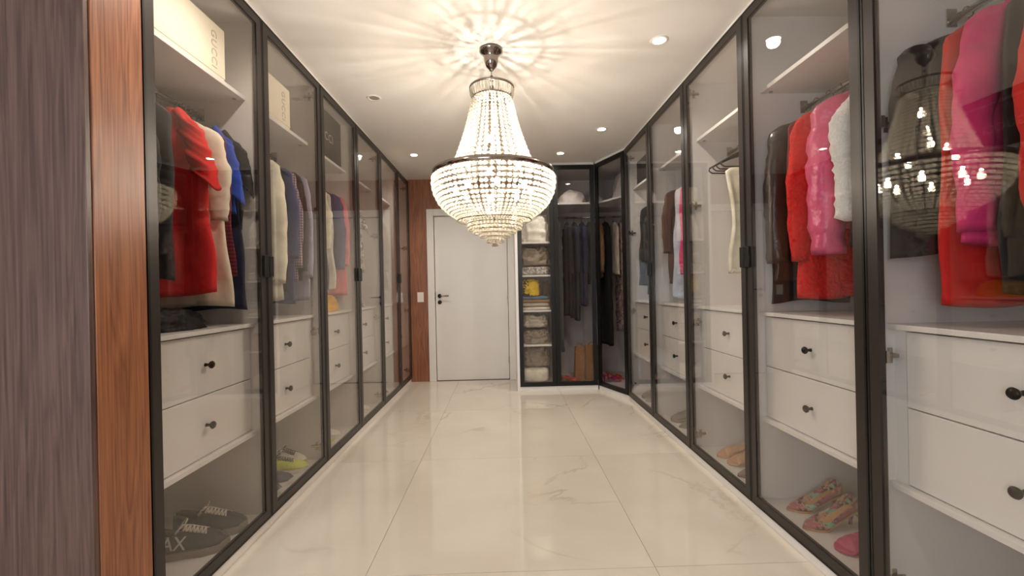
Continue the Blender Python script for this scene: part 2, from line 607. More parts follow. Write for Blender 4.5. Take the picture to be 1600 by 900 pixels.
# rear wall: wood veneer around the door opening
DX0, DX1, DZ = -0.93, 0.11, 2.15
wb = MB()
wb.box(-2.3, DX0, YB, YB + 0.1, 0, ZC).box(DX1, 2.3, YB, YB + 0.1, 0, ZC).box(DX0, DX1, YB, YB + 0.1, DZ, ZC)
tag(wb.build('wall_rear', 'wood'), kind='structure')
door = tag(MB().box(DX0 + 0.062, DX1 - 0.062, YB + 0.02, YB + 0.06, 0.006, DZ - 0.062).build('door_1', 'doorpaint', bevel=0.002), kind='structure')
for nm, b in (('door_casing', (DX0 - 0.03, DX0 + 0.055, YB - 0.018, YB + 0.08, 0, DZ + 0.03)), ('door_casing', (DX1 - 0.055, DX1 + 0.03, YB - 0.018, YB + 0.08, 0, DZ + 0.03)),
              ('door_casing', (DX0 + 0.055, DX1 - 0.055, YB - 0.018, YB + 0.08, DZ - 0.055, DZ + 0.03))):
    MB().box(*b).build(nm, 'doorpaint', door, bevel=0.003)
MB().box(DX0, DX1, YB + 0.075, YB + 0.1, 0, DZ).build('door_stop', 'doorpaint', door)
hx = DX0 + 0.062 + 0.05
MB().lathe([(0.0, 0), (0.024, 0), (0.026, 0.004), (0.024, 0.010), (0.012, 0.012), (0.011, 0.045), (0.0, 0.047)], 20, (hx, YB + 0.02, 1.08), 'Y').build('handle_rose', 'knob', door, True)
MB().tube([(hx, YB - 0.022, 1.08), (hx + 0.03, YB - 0.026, 1.08), (hx + 0.12, YB - 0.026, 1.08)], [0.010, 0.009, 0.008], 10).build('door_lever', 'chrome_dark', door, True)
MB().lathe([(0.0, 0), (0.024, 0), (0.026, 0.004), (0.024, 0.010), (0.010, 0.011), (0.0, 0.013)], 20, (hx, YB + 0.02, 1.0), 'Y').build('lock_escutcheon', 'knob', door, True)
MB().box(DX0 + 0.055, DX0 + 0.063, YB + 0.0, YB + 0.03, 1.05, 1.13).build('strike_plate', 'knob', door)
for z in (0.25, 1.02, 1.9):
    MB().tube([(DX1 - 0.060, YB + 0.012, z - 0.045), (DX1 - 0.060, YB + 0.012, z + 0.045)], 0.007, 10).build('door_hinge', 'nickel', door)
# wood pier at the near end of the left wardrobes
pier = tag(empty('wood_pier', (-XL, 1.261, 0)), 'tall wood veneer pier at the end of the wardrobe row', 'pier')
MB().box(-0.0, -1.1, 0.002, 0.18, 0.0, ZC - 0.002).build('side_panel', 'wood', pier, bevel=0.0015)
MB().box(-0.004, -1.1, -0.016, 0.0015, 0.0, ZC - 0.002).build('front_panel', 'wood_shaded', pier, bevel=0.0015)['label'] = 'front face of the pier, shade painted into its veneer'
tag(MB().box(-2.3, -XL - 1.1, 1.245, 1.441, 0, ZC).build('wall_stub', 'wallpaint'), kind='structure')

# ------------------------------------------------------------------ wardrobe units (local frame: x along the front, y into the cabinet, z up)
T = 0.016


def glass_door(root, x0, x1, hinge_left, mat='pane', handle=True, z0=ZB, z1=ZT, fw=0.047, fmat='bronze'):
    g = 0.0022
    x0, x1 = x0 + g, x1 - g
    d = MB()
    d.box(x0, x0 + fw, 0, 0.022, z0, z1).box(x1 - fw, x1, 0, 0.022, z0, z1)
    d.box(x0 + fw, x1 - fw, 0, 0.022, z0, z0 + fw).box(x0 + fw, x1 - fw, 0, 0.022, z1 - fw, z1)
    dr = d.build('door', fmat, root)
    e = 0.0075
    k = MB()
    k.box(x0 - 0.0008, x0 + e, -0.0012, 0.0225, z0 - 0.0008, z1 + 0.0008).box(x1 - e, x1 + 0.0008, -0.0012, 0.0225, z0 - 0.0008, z1 + 0.0008)
    k.box(x0 + e, x1 - e, -0.0012, 0.0225, z0 - 0.0008, z0 + e).box(x0 + e, x1 - e, -0.0012, 0.0225, z1 - e, z1 + 0.0008)
    k.build('edge_profile', 'blackmetal', dr)
    MB().box(x0 + fw - 0.006, x1 - fw + 0.006, 0.004, 0.009, z0 + fw - 0.006, z1 - fw + 0.006).build('glass_pane', mat, dr)
    if handle:
        hx_ = x1 - 0.036 if hinge_left else x0 + 0.036
        a, b = (hx_, x1) if hinge_left else (x0, hx_)
        MB().box(a, b, -0.014, -0.0014, 1.245, 1.35).build('handle', 'blackmetal', dr, bevel=0.002)
    return dr


def hinges(root, xs, inward, zs=(0.16, 0.91, 1.69, 2.44)):
    """xs: inner face of the side panel; inward: +1 / -1 towards the middle of the unit"""
    for z in zs:
        h = MB()
        h.box(xs, xs + inward * 0.006, 0.045, 0.10, z - 0.007, z + 0.007)
        h.box(xs, xs + inward * 0.004, 0.058, 0.072, z - 0.026, z + 0.026)
        h.box(xs + inward * 0.004, xs + inward * 0.017, 0.028, 0.088, z - 0.006, z + 0.006)
        h.box(xs + inward * 0.010, xs + inward * 0.036, 0.0225, 0.034, z - 0.020, z + 0.020)
        h.build('hinge', 'nickel', root)


KNOB = [(0.0, 0), (0.008, 0), (0.006, 0.006), (0.006, 0.016), (0.014, 0.022), (0.0165, 0.028), (0.013, 0.033), (0.0, 0.034)]


def drawers(root, x0, x1, filler_at=None):
    MB().box(x0, x1, 0.055, DEP - 0.02, 1.0, 1.018).build('drawer_top_board', 'drawer', root, bevel=0.0015)
    MB().box(x0, x1, 0.055, DEP - 0.02, 0.468, 0.488).build('drawer_base_board', 'drawer', root, bevel=0.0015)
    a, b = x0 + 0.003, x1 - 0.003
    if filler_at == 0:
        MB().box(x0, x0 + 0.042, 0.082, 0.10, 0.488, 1.0).build('filler_strip', 'drawer', root)
        a = x0 + 0.045
    elif filler_at == 1:
        MB().box(x1 - 0.042, x1, 0.082, 0.10, 0.488, 1.0).build('filler_strip', 'drawer', root)
        b = x1 - 0.045
    for z0, z1 in ((0.491, 0.742), (0.746, 0.993)):
        df = MB().box(a, b, 0.080, 0.098, z0, z1).build('drawer', 'drawer', root, bevel=0.002)
        MB().lathe(KNOB, 16, ((a + b) / 2, 0.080, (z0 + z1) / 2), 'Y').build('knob', 'knob', df, True)


def unit(loc, rz, w, label, group, hinge_left, drawer=True, shelf=SHELF_Z, rail=True, handle=True, mat='pane', holes=True, nearside=None):
    root = tag(empty('wardrobe_unit', loc, rz), label, 'wardrobe', group)
    e = 0.0005
    y0 = 0.026
    MB().box(e, T, y0, DEP, ZB, ZT - 0.002).build('side_panel', 'laminate', root)
    MB().box(w - T, w - e, y0, DEP, ZB, ZT - 0.002).build('side_panel', 'laminate', root)
    MB().box(T, w - T, DEP - 0.012, DEP, Z_FLOOR, ZT - 0.02).build('back_panel', 'laminate', root)
    MB().box(T, w - T, y0, DEP, ZT - 0.02, ZT - 0.002).build('top_panel', 'laminate', root)
    MB().box(T, w - T, y0, DEP, ZB, Z_FLOOR).build('bottom_panel', 'laminate', root)
    MB().box(e, w - e, 0.012, 0.028, 0.0, ZB - 0.002).build('plinth', 'drawer', root)
    MB().box(e, w - e, 0.012, 0.03, ZT + 0.001, ZC - 0.0005).build('cornice', 'drawer', root)
    if shelf:
        MB().box(T, w - T, 0.08, DEP - 0.012, shelf - 0.02, shelf).build('shelf', 'drawer', root, bevel=0.0015)
        for xx in (T + 0.022, w - T - 0.022):
            MB().lathe([(0.0, -0.003), (0.009, -0.003), (0.010, 0.0)], 12, (xx, 0.12, shelf - 0.0205)).build('shelf_fastener', 'nickel', root)
    if drawer:
        drawers(root, T, w - T, 0 if hinge_left else 1)
    if rail:
        MB().tube([(T, RAIL_D, RAIL_Z), (w - T, RAIL_D, RAIL_Z)], 0.0125, 12).build('hanging_rail', 'chrome', root, True)
        for xx, s in ((T, 1), (w - T, -1)):
            MB().box(xx, xx + s * 0.004, RAIL_D - 0.018, RAIL_D + 0.018, RAIL_Z - 0.022, RAIL_Z + 0.04).build('rail_bracket', 'chrome', root)
    glass_door(root, 0, w, hinge_left, mat, handle)
    hinges(root, T if hinge_left else w - T, 1 if hinge_left else -1)
    return root


LY = [1.443, 2.164, 2.843, 3.522, 4.201, 4.88, YB - 0.004]
LLAB = ['glass-door wardrobe unit beside the wood pier, with red and cream garments over black sneakers',
        'glass-door wardrobe unit with ivory and plaid shirts over a neon yellow sneaker',
        'glass-door wardrobe unit with black gift box on top and yellow cloth on its drawers',
        'glass-door wardrobe unit with grey print scarf top over pale pink sneakers',
        'glass-door wardrobe unit with a yellow garment beside a grey one',
        'glass-door wardrobe unit with a brown coat, against the wood wall by the switch plate']
for i in range(6):
    unit((-XL, LY[i] + 0.0007, 0), PI / 2, LY[i + 1] - LY[i] - 0.0014, LLAB[i], 'wardrobe units left of the door', i % 2 == 0)
RY = [0.014, 0.730, 1.446, 2.162, 2.878, 3.594, 4.310]
RLAB = [None, 'glass-door wardrobe unit with hot pink jacket and bright red dresses',
        'glass-door wardrobe unit with pink puffer and red quilted coats over snakeskin pumps',
        'glass-door wardrobe unit with black hangers and a single ivory top over tan mules',
        'glass-door wardrobe unit with brown, pale blue and pink clothes over grey shoes',
        'glass-door wardrobe unit with black clothes under a black box, next to the angled door']
for i in range(1, 6):
    unit((XR, RY[i + 1] - 0.0007, 0), -PI / 2, RY[i + 1] - RY[i] - 0.0014, RLAB[i], 'wardrobe units facing the row with the pier', i % 2 == 1)
tag(MB().box(XR + 0.01, 2.3, -1.9, 0.72, 0, ZC).build('wall_near_right', 'wallpaint'), kind='structure')

# rear shelf unit (facing the camera, right of the door)
YF = 4.80
BX0, BX1, BX2 = 0.145, 0.575, 1.04
wS = BX1 - BX0
shelfu = tag(empty('shelf_unit', (BX0, YF, 0)), 'glass-door linen cupboard with stacked shelves beside the white door', 'cupboard')
BD = YB - YF - 0.002
MB().box(-0.012, T, 0.0, BD, 0.0, ZT).build('side_panel', 'drawer', shelfu)
MB().box(wS - T, wS - 0.0005, 0.026, BD, ZB, ZT - 0.002).build('side_panel', 'laminate', shelfu)
MB().box(T, wS - T, BD - 0.012, BD, Z_FLOOR, ZT - 0.02).build('back_panel', 'laminate', shelfu)
MB().box(T, wS - T, 0.026, BD, ZT - 0.02, ZT - 0.002).build('top_panel', 'laminate', shelfu)
MB().box(T, wS - T, 0.026, BD, ZB, Z_FLOOR).build('bottom_panel', 'laminate', shelfu)
MB().box(T, wS - 0.0005, 0.012, 0.028, 0.0, ZB - 0.002).build('plinth', 'drawer', shelfu)
MB().box(-0.012, wS - 0.0005, 0.012, 0.03, ZT + 0.001, ZC - 0.0005).build('cornice', 'drawer', shelfu)
SH = [0.515, 0.905, 1.305, 1.68, 2.10]
for z in SH:
    MB().box(T, wS - T, 0.05, BD - 0.012, z - 0.02, z).build('shelf', 'drawer', shelfu, bevel=0.0015)
glass_door(shelfu, T, wS, True, 'pane', False, fmat='blackmetal')

# corner hanging unit with one straight and one angled door
crn = tag(empty('corner_wardrobe', (BX1, YF, 0)), 'dark glass corner wardrobe with an angled door and long dark dresses', 'wardrobe')
CX = lambda x: x - BX1
CYY = lambda y: y - YF
AX, AY = BX2, YF
EX, EY = XR, 4.312
outer = [(CX(BX1) + 0.001, 0.026), (CX(AX), 0.026), (CX(EX) + 0.02, CYY(EY) + 0.012), (CX(1.838), CYY(EY) + 0.012), (CX(1.838), BD), (CX(BX1) + 0.001, BD)]
MB().prism(outer, ZB, Z_FLOOR).build('bottom_panel', 'laminate', crn)
MB().prism(outer, ZT - 0.02, ZT - 0.002).build('top_panel', 'laminate', crn)
sh = [(CX(BX1) + T, 0.06), (CX(AX) + 0.05, 0.06), (CX(EX) + 0.12, CYY(EY) + 0.03), (CX(1.82), CYY(EY) + 0.03), (CX(1.82), BD - 0.012), (CX(BX1) + T, BD - 0.012)]
MB().prism(sh, 2.10, 2.12).build('shelf', 'drawer', crn)
MB().box(0.001, T, 0.026, BD, Z_FLOOR, ZT - 0.02).build('side_panel', 'laminate', crn)
MB().box(T, CX(1.838), BD - 0.012, BD, Z_FLOOR, ZT - 0.02).build('back_panel', 'laminate', crn)
MB().box(CX(1.824), CX(1.838), CYY(EY) + 0.03, BD - 0.012, Z_FLOOR, ZT - 0.02).build('side_panel', 'laminate', crn)
MB().box(CX(EX) + 0.035, CX(1.838), CYY(EY) + 0.012, CYY(EY) + 0.028, Z_FLOOR, ZT - 0.02).build('side_panel', 'laminate', crn)
MB().tube([(T, 0.32, 1.99), (CX(1.823), 0.32, 1.99)], 0.0125, 12).build('hanging_rail', 'chrome', crn, True)
MB().box(0.001, CX(AX), 0.012, 0.026, 0, ZB - 0.002).build('plinth', 'drawer', crn)
MB().box(0.001, CX(AX), 0.012, 0.03, ZT + 0.001, ZC - 0.0005).build('cornice', 'drawer', crn)
glass_door(crn, 0.0, CX(AX), True, 'pane_dark', False, fmat='blackmetal')
adx, ady = EX - AX, EY - AY
alen = math.hypot(adx, ady)
ang = math.atan2(ady, adx)
tmp = empty('angled_frame', (0, 0, 0))
ad = glass_door(tmp, 0.004, alen - 0.004, False, 'pane_dark', False, fmat='blackmetal')
apl = MB().box(0.0, alen, 0.012, 0.026, 0, ZB - 0.002).build('plinth', 'drawer', crn)
aco = MB().box(0.0, alen, 0.012, 0.03, ZT + 0.001, ZC - 0.0005).build('cornice', 'drawer', crn)
for o in (ad, apl, aco):
    o.parent = crn
    o.location = (CX(AX), 0, 0)
    o.rotation_euler = (0, 0, ang)
bpy.data.objects.remove(tmp)
hinges(crn, CX(1.60), 1, ())


# ------------------------------------------------------------------ ceiling lights
def downlight(x, y, on=True, label='small round recessed downlight glowing in the ceiling', group='lit recessed downlights in the ceiling', power=1.0):
    r = tag(empty('recessed_downlight', (x, y, ZC)), label, 'downlight', group)
    MB().lathe([(0.033, -0.0005), (0.033, -0.004), (0.048, -0.006), (0.052, -0.0005)], 28).build('trim_ring', 'plastic', r, True)
    MB().lathe([(0.0, -0.003), (0.033, -0.003), (0.033, -0.001), (0.0, -0.001)], 24).build('lens', 'lens' if on else 'lens_off', r)
    if on:
        l = bpy.data.lights.new('downlight_lamp', 'SPOT')
        l.energy = DOWN_W * power
        l.color = WARM
        l.spot_size = math.radians(150)
        l.spot_blend = 0.9
        l.shadow_soft_size = 0.03
        lo = bpy.data.objects.new('downlight_lamp', l)
        lo.location = (0, 0, -0.02)
        lo.parent = r
        COL.objects.link(lo)


for x, y, lab in ((0.915, 2.43, 'lit recessed downlight above the wardrobe with the ivory top'), (0.90, 3.80, 'lit recessed downlight above the wardrobe with the black clothes'),
                  (0.62, 4.47, 'lit recessed downlight just in front of the corner wardrobe'), (-0.90, 4.45, 'lit recessed downlight above the wardrobe with the yellow dress'),
                  (-0.9, 1.7, 'lit recessed downlight above the red dress and its gift box'),
                  (0.3, -0.6, 'lit recessed downlight in the ceiling away from the wardrobes')):
    downlight(x, y, True, lab, 'lit recessed downlights in the ceiling')
downlight(-0.91, 3.12, False, 'small unlit recessed fitting in the ceiling beside the chandelier', None)

# ------------------------------------------------------------------ chandelier
CHX, CHY = -0.046, 2.51
ch = tag(empty('chandelier', (CHX, CHY, 0)), 'large lit crystal bead chandelier hanging from the ceiling', 'chandelier')
MB().lathe([(0.0, ZC - 0.001), (0.066, ZC - 0.001), (0.068, ZC - 0.012), (0.058, ZC - 0.022), (0.046, ZC - 0.035), (0.040, ZC - 0.05), (0.041, ZC - 0.07), (0.030, ZC - 0.10), (0.016, ZC - 0.115), (0.010, ZC - 0.125), (0.0, ZC - 0.127)], 32).build('ceiling_canopy', 'chrome_dark', ch, True)
zc = ZC - 0.125
k = 0
while zc > 2.335:
    m = MB()
    pts = []
    for i in range(13):
        a = 2 * PI * i / 12
        u, w = 0.010 * math.cos(a), 0.018 * math.sin(a)
        pts.append((u, 0, zc - 0.016 + w) if k % 2 else (0, u, zc - 0.016 + w))
    m.tube(pts, 0.003, 6, False).build('chain_link', 'chrome_dark', ch, True)
    zc -= 0.028
    k += 1
MB().tube([(0, 0, zc + 0.02), (0, 0, 1.56)], 0.006, 8).build('stem', 'chrome_dark', ch)
cx_arms = MB()


def ring_band(name, r, z0, z1, mat, th=0.004):
    MB().lathe([(r, z0), (r + th, z0), (r + th, z1), (r, z1), (r, z0)], 64).build(name, mat, ch, True)


ring_band('crown_ring', 0.128, 2.325, 2.337, 'chrome_dark')
ring_band('crown_ring', 0.112, 2.268, 2.276, 'chrome_dark')
bars = MB()
for i in range(40):
    a = 2 * PI * i / 40
    c, s = math.cos(a), math.sin(a)
    bars.tube([(0.130 * c, 0.130 * s, 2.328), (0.126 * c, 0.126 * s, 2.30), (0.115 * c, 0.115 * s, 2.262)], [0.0022, 0.0045, 0.0015], 5)
bars.build('crown_prisms', 'crystal', ch)['kind'] = 'stuff'
sp_ = MB()  # spokes added, uneven in spacing and width, to cast radial streaks on the ceiling
jr = random.Random(12)
for i in range(26):
    a = 2 * PI * (i + jr.uniform(-0.42, 0.42)) / 26
    sp_.tube([(0.008 * math.cos(a), 0.008 * math.sin(a), 2.272), (0.114 * math.cos(a), 0.114 * math.sin(a), 2.272)], jr.uniform(0.0012, 0.0062), 6)
sp_.build('added_streak_spokes', 'chrome_dark', ch)
ring_band('main_ring', 0.348, 1.812, 1.842, 'chrome_dark', 0.006)
sp_ = MB()
for i in range(6):
    a = 2 * PI * (i + 0.5) / 6
    sp_.tube([(0, 0, 1.80), (0.35 * math.cos(a), 0.35 * math.sin(a), 1.82)], 0.004, 6)
sp_.build('ring_spokes', 'chrome_dark', ch)


def bead_net(name, prof, n, fill=0.86, phase=0.0):
    """strands of faceted beads following a (radius, z) profile"""
    m, hoops = MB(), MB()
    P = [Vector((r, z)) for r, z in prof]
    seg = [(b - a).length for a, b in zip(P, P[1:])]
    tot = sum(seg)

    def at(d):
        for a, b, s in zip(P, P[1:], seg):
            if d <= s:
                return a + (b - a) * (d / s)
            d -= s
        return P[-1]
    jr = random.Random(n)
    jit = [jr.uniform(-0.13, 0.13) for _ in range(n)]
    d = 0.0
    row = 0
    while d <= tot:
        p = at(d)
        br = max(0.0068, min(0.0142, PI * p.x / n * fill))
        for i in range(n):
            a = 2 * PI * (i + phase + jit[i]) / n
            m.ball((p.x * math.cos(a), p.x * math.sin(a), p.y), br, 6, 4, 0.90)
        q = at(min(tot, d + br * 1.11))
        hoops.tube([(q.x * math.cos(2 * PI * i / 40), q.x * math.sin(2 * PI * i / 40), q.y) for i in range(41)], 0.0016, 4, False)
        d += br * 2.22
        row += 1
    o = m.build(name, 'crystal', ch)
    o['kind'] = 'stuff'
    hoops.build('wire_hoops', 'chrome_dark', ch)['kind'] = 'stuff'
    return o


bead_net('upper_bead_strands', [(0.112, 2.262), (0.122, 2.23), (0.136, 2.16), (0.160, 2.07), (0.185, 1.99), (0.210, 1.92), (0.234, 1.855)], 36, 0.82)
bead_net('bowl_bead_strands', [(0.350, 1.800), (0.352, 1.76), (0.340, 1.71), (0.312, 1.655), (0.268, 1.61), (0.215, 1.575), (0.165, 1.558)], 72)
bead_net('lower_bead_tier', [(0.158, 1.552), (0.156, 1.525), (0.150, 1.505)], 46)
bead_net('lower_bead_tier', [(0.125, 1.515), (0.122, 1.480)], 36)
bead_net('lower_bead_tier', [(0.090, 1.495), (0.086, 1.455)], 26)
bead_net('lower_bead_tier', [(0.052, 1.475), (0.046, 1.432)], 15)
bead_net('lower_bead_tier', [(0.018, 1.455), (0.014, 1.412)], 5)
for z, r in ((1.555, 0.155), (1.555, 0.215)):
    ring_band('bottom_ring', r, z, z + 0.006, 'chrome_dark', 0.003)
blist = [(0.018, 2.15, 1, 0.4), (0.022, 2.04, 1, 2.6), (0.024, 1.96, 1, 4.6), (0.15, 1.885, 4, 0.2), (0.22, 1.735, 8, 0.1)]
for r, z, n, ph in blist:
    for i in range(n):
        a = 2 * PI * i / n + ph
        p = (r * math.cos(a), r * math.sin(a), z)
        b = MB().ball(p, 0.015, 10, 8, 1.7).build('bulb', 'bulb', ch, True)
        MB().tube([(p[0], p[1], z - 0.075), (p[0], p[1], z - 0.02)], 0.009, 8).build('candle_socket', 'chrome_dark', b)
        l = bpy.data.lights.new('bulb_lamp', 'POINT')
        l.energy = TOP_W if z > 2.1 else BULB_W
        l.color = WARM
        l.shadow_soft_size = 0.006
        lo = bpy.data.objects.new('bulb_lamp', l)
        lo.location = (p[0], p[1], z + 0.034)
        lo.parent = b
        COL.objects.link(lo)

# switch plate on the wood wall
sw = tag(empty('switch_plate', (-1.055, YB, 1.07)), 'white wall switch plate on the wood wall beside the door', 'switch')
MB().box(-0.04, 0.04, -0.010, 0.0, -0.062, 0.062).build('cover', 'plastic', sw, bevel=0.003)
for z in (-0.03, 0.0, 0.03):
    MB().box(-0.018, 0.018, -0.014, -0.0102, z - 0.012, z + 0.012).build('rocker', 'plastic', sw, bevel=0.001)


# ------------------------------------------------------------------ hangers
def make_hanger(mat, thick, half=0.125, drop=0.105, bar=True):
    m = MB()
    hook = [(0.018 * math.cos(a), 0, 0.018 * math.sin(a)) for a in [math.radians(t) for t in range(200, -91, -24)]]
    hook = [(p[0], 0, p[2] + 0.0) for p in hook] + [(0, 0, -0.035), (0, 0, -0.05)]
    m.tube(hook, 0.0022, 6)
    root = m.build('clothes_hanger', 'wire', None, True)
    a = MB()
    pts = [(-half * t, 0, -0.05 - drop * (abs(t) ** 1.3)) for t in (1.0, 0.75, 0.5, 0.25, 0.0, -0.25, -0.5, -0.75, -1.0)]
    rs = [thick * (0.8 + 0.5 * math.cos(t * PI / 2)) for t in (1.0, 0.75, 0.5, 0.25, 0.0, -0.25, -0.5, -0.75, -1.0)]
    a.tube(pts, rs, 8)
    a.build('shoulder_arm', mat, root, True)
    if bar:
        c = MB()
        zb = -0.05 - drop
        c.tube([(-half, 0, zb), (-half - 0.004, 0, zb - 0.016), (-half + 0.016, 0, zb - 0.03), (0, 0, zb - 0.032), (half - 0.016, 0, zb - 0.03), (half + 0.004, 0, zb - 0.016), (half, 0, zb)], thick * 0.7, 8)
        c.build('trouser_bar', mat, root, True)
    return root


hang0 = make_hanger('velvet', 0.0048)
bare0 = make_hanger('velvet', 0.0065, 0.205, 0.085)
used_h = {}


def hanger(x, y, z, rz, label, group, proto=None):
    proto = proto or hang0
    o = proto if proto.name not in used_h else copy_tree(proto)
    used_h[proto.name] = 1
    o.location = (x, y, z + 0.0152 - 0.018 + 0.0)
    o.rotation_euler = (0, 0, rz)
    tag(o, label, 'hanger', group)
    return o


def sq(x, lo=0.24, hi=0.271):
    a = abs(x)
    if a <= lo:
        return x
    return (lo + (hi - lo) * (1 - math.exp(-(a - lo) / (hi - lo)))) * (1 if x > 0 else -1)


# ------------------------------------------------------------------ garments (local: x across the shoulders, y thickness, z up; 0 = neck)
def garment(name, label, cat, loc, rz, mat, W=0.21, L=0.7, hem=0.22, th=0.028, neck=0.065, drop=0.075, sleeves=None, sl_len=0.55, sl_mat=None, fold=0.012, nf=4, seed=1,
            puff=0.0, waist=None, group=None, sl_w=0.062, sl_out=0.02, hem_slope=0.0, collar=None, strap=False):
    rnd = random.Random(seed)
    ph = [rnd.uniform(0, 6.28) for _ in range(6)]
    m = MB()
    n, rows = 44, 34
    rings = []
    for k in range(rows + 1):
        t = k / rows
        if t < 0.16:
            s = t / 0.16
            z = -drop * s
            w = neck + (W - neck) * (s ** 0.8)
        else:
            s = (t - 0.16) / 0.84
            z = -drop - (L - drop) * s
            mid = waist if waist else (W + hem) / 2
            w = (1 - s) * (1 - s) * W + 2 * s * (1 - s) * mid + s * s * hem
        thick = max(th * (0.55 + 0.45 * min(1, t / 0.25)), 0.0085)
        if puff:
            thick *= 1 + puff * abs(math.sin((z) * PI / 0.105))
            w *= 1 + 0.25 * puff * abs(math.sin((z) * PI / 0.105))
        amp = fold * max(0.0, min(1.0, (t - 0.1) / 0.5))
        ring = []
        for i in range(n):
            a = 2 * PI * i / n
            c, s_ = math.cos(a), math.sin(a)
            u = w * (abs(c) ** 0.75) * (1 if c >= 0 else -1)
            v = thick * (abs(s_) ** 0.7) * (1 if s_ >= 0 else -1)
            q = u / max(w, 1e-4)
            rip = math.sin(q * nf * 1.7 + ph[0] + t * 0.9) * 0.6 + math.sin(q * nf * 3.1 + ph[1] - t * 1.4) * 0.4
            v += amp * rip
            v += 0.25 * amp * math.sin(z * 23 + q * 5 + ph[2])
            v += 0.55 * amp * noise.noise(Vector((u * 22 + ph[0] * 9, z * 5, ph[1] * 7 + (1 if s_ > 0 else 0))))
            u += 0.006 * math.sin(z * 17 + ph[3]) * min(1, t * 3)
            zz = z + (hem_slope * q * t if hem_slope else 0) + 0.010 * t * math.sin(q * 3 + ph[4])
            if strap and t < 0.16:
                zz -= 0.05 * (1 - abs(q)) * (1 - t / 0.16)
            ring.append((u, v, zz))
        rings.append(ring)
    rings = [[(sq(x), y, z) for x, y, z in r_] for r_ in rings]
    last = rings[-1]
    rings.append([(x * 0.93, y * 0.55, z + 0.03) for x, y, z in last])
    m.loft(rings, False, True)
    o = m.build(name, mat, None, True)
    o.location = loc
    o.rotation_euler = (0, 0, rz)
    tag(o, label, cat, group)
    if sleeves:
        for sg in (-1, 1):
            sm = MB()
            rr = []
            K = 22
            for k in range(K + 1):
                t = k / K
                if sleeves == 'short':
                    cxp = sg * (W - 0.045 + (sl_out + 0.055) * t)
                    z = -drop * 0.6 - sl_len * t
                    rx, ry = sl_w * (1.0 + 0.25 * t), min(0.030, th * 1.2) * (1 + 0.35 * t)
                else:
                    cxp = sg * (W - 0.05 + (0.05 + sl_out) * min(1, t * 2.2) - 0.02 * max(0, t - 0.5))
                    z = -drop * 0.65 - sl_len * t
                    rx, ry = sl_w * (1 - 0.32 * t), min(0.036, th * 1.25) * (1 - 0.15 * t)
                if k == 0:
                    rx *= 0.55
                f = 1 + 0.07 * math.sin(t * 19 + ph[5] + sg) + 0.05 * math.sin(t * 41 + ph[2])
                if puff:
                    f = (1 + puff * 1.0 * abs(math.sin(t * PI * sl_len / 0.115))) * (1 + 0.05 * math.sin(t * 60 + ph[1]))
                    ry *= 1.5
                ring = []
                for i in range(20):
                    a = 2 * PI * i / 20
                    wr = 1 + 0.06 * math.sin(3 * a + t * 14 + ph[0])
                    ring.append((cxp + rx * f * wr * math.cos(a), ry * f * wr * math.sin(a) - (0.026 if puff > 0.15 else 0.004), z + (sg * 0.045 * math.cos(a) * (0.3 if sleeves != 'short' else 1) * sg * -1 * sg if sleeves == 'short' else 0)))
                rr.append(ring)
            rr = [[(sq(x), y, z) for x, y, z in r_] for r_ in rr]
            rr.append([((x - cxp) * 0.75 + cxp, y * 0.6, z + 0.025) for x, y, z in rr[-1]])
            sm.loft(rr)
            sm.build('sleeve', sl_mat or mat, o, True)
    if collar:
        cm = MB()
        pts = [(neck * 1.08 * math.cos(a), th * 0.85 * math.sin(a), -0.004 + 0.016 * math.sin(a)) for a in [2 * PI * i / 20 for i in range(21)]]
        cm.tube(pts, 0.011, 6, False)
        cm.build('collar', collar, o, True)
    return o


XRL, XRR = -(XL + RAIL_D), XR + RAIL_D


CUT = 'hanging beside between behind with on against squeezed in above over tucked nearest seen at next under, longest'.split()


def hang_label(lab, where):
    w = []
    for t in lab.replace(',', '').split():
        if t in CUT:
            break
        w.append(t)
    return 'black hanger holding the ' + ' '.join(w) + ', ' + where


def row(side, entries, hl, grp, proto=None):
    """entries: (y, dict) hung from the rail of the left (-1) or right (+1) row"""
    x = XRL if side < 0 else XRR
    for y, e in entries:
        e = dict(e)
        rz = e.pop('rz', 0.0)
        hz = e.pop('z', RAIL_Z - 0.075)
        dx = e.pop('dx', 0.0)
        nh = e.pop('nohanger', False)
        if nh:
            pass
        else:
            hanger(x, y, RAIL_Z, rz, hang_label(e['label'], hl), grp, proto)
        garment(loc=(x + dx, y, hz), rz=rz, **e)


G = lambda name, label, cat, mat, **k: dict(name=name, label=label, cat=cat, mat=mat, **k)

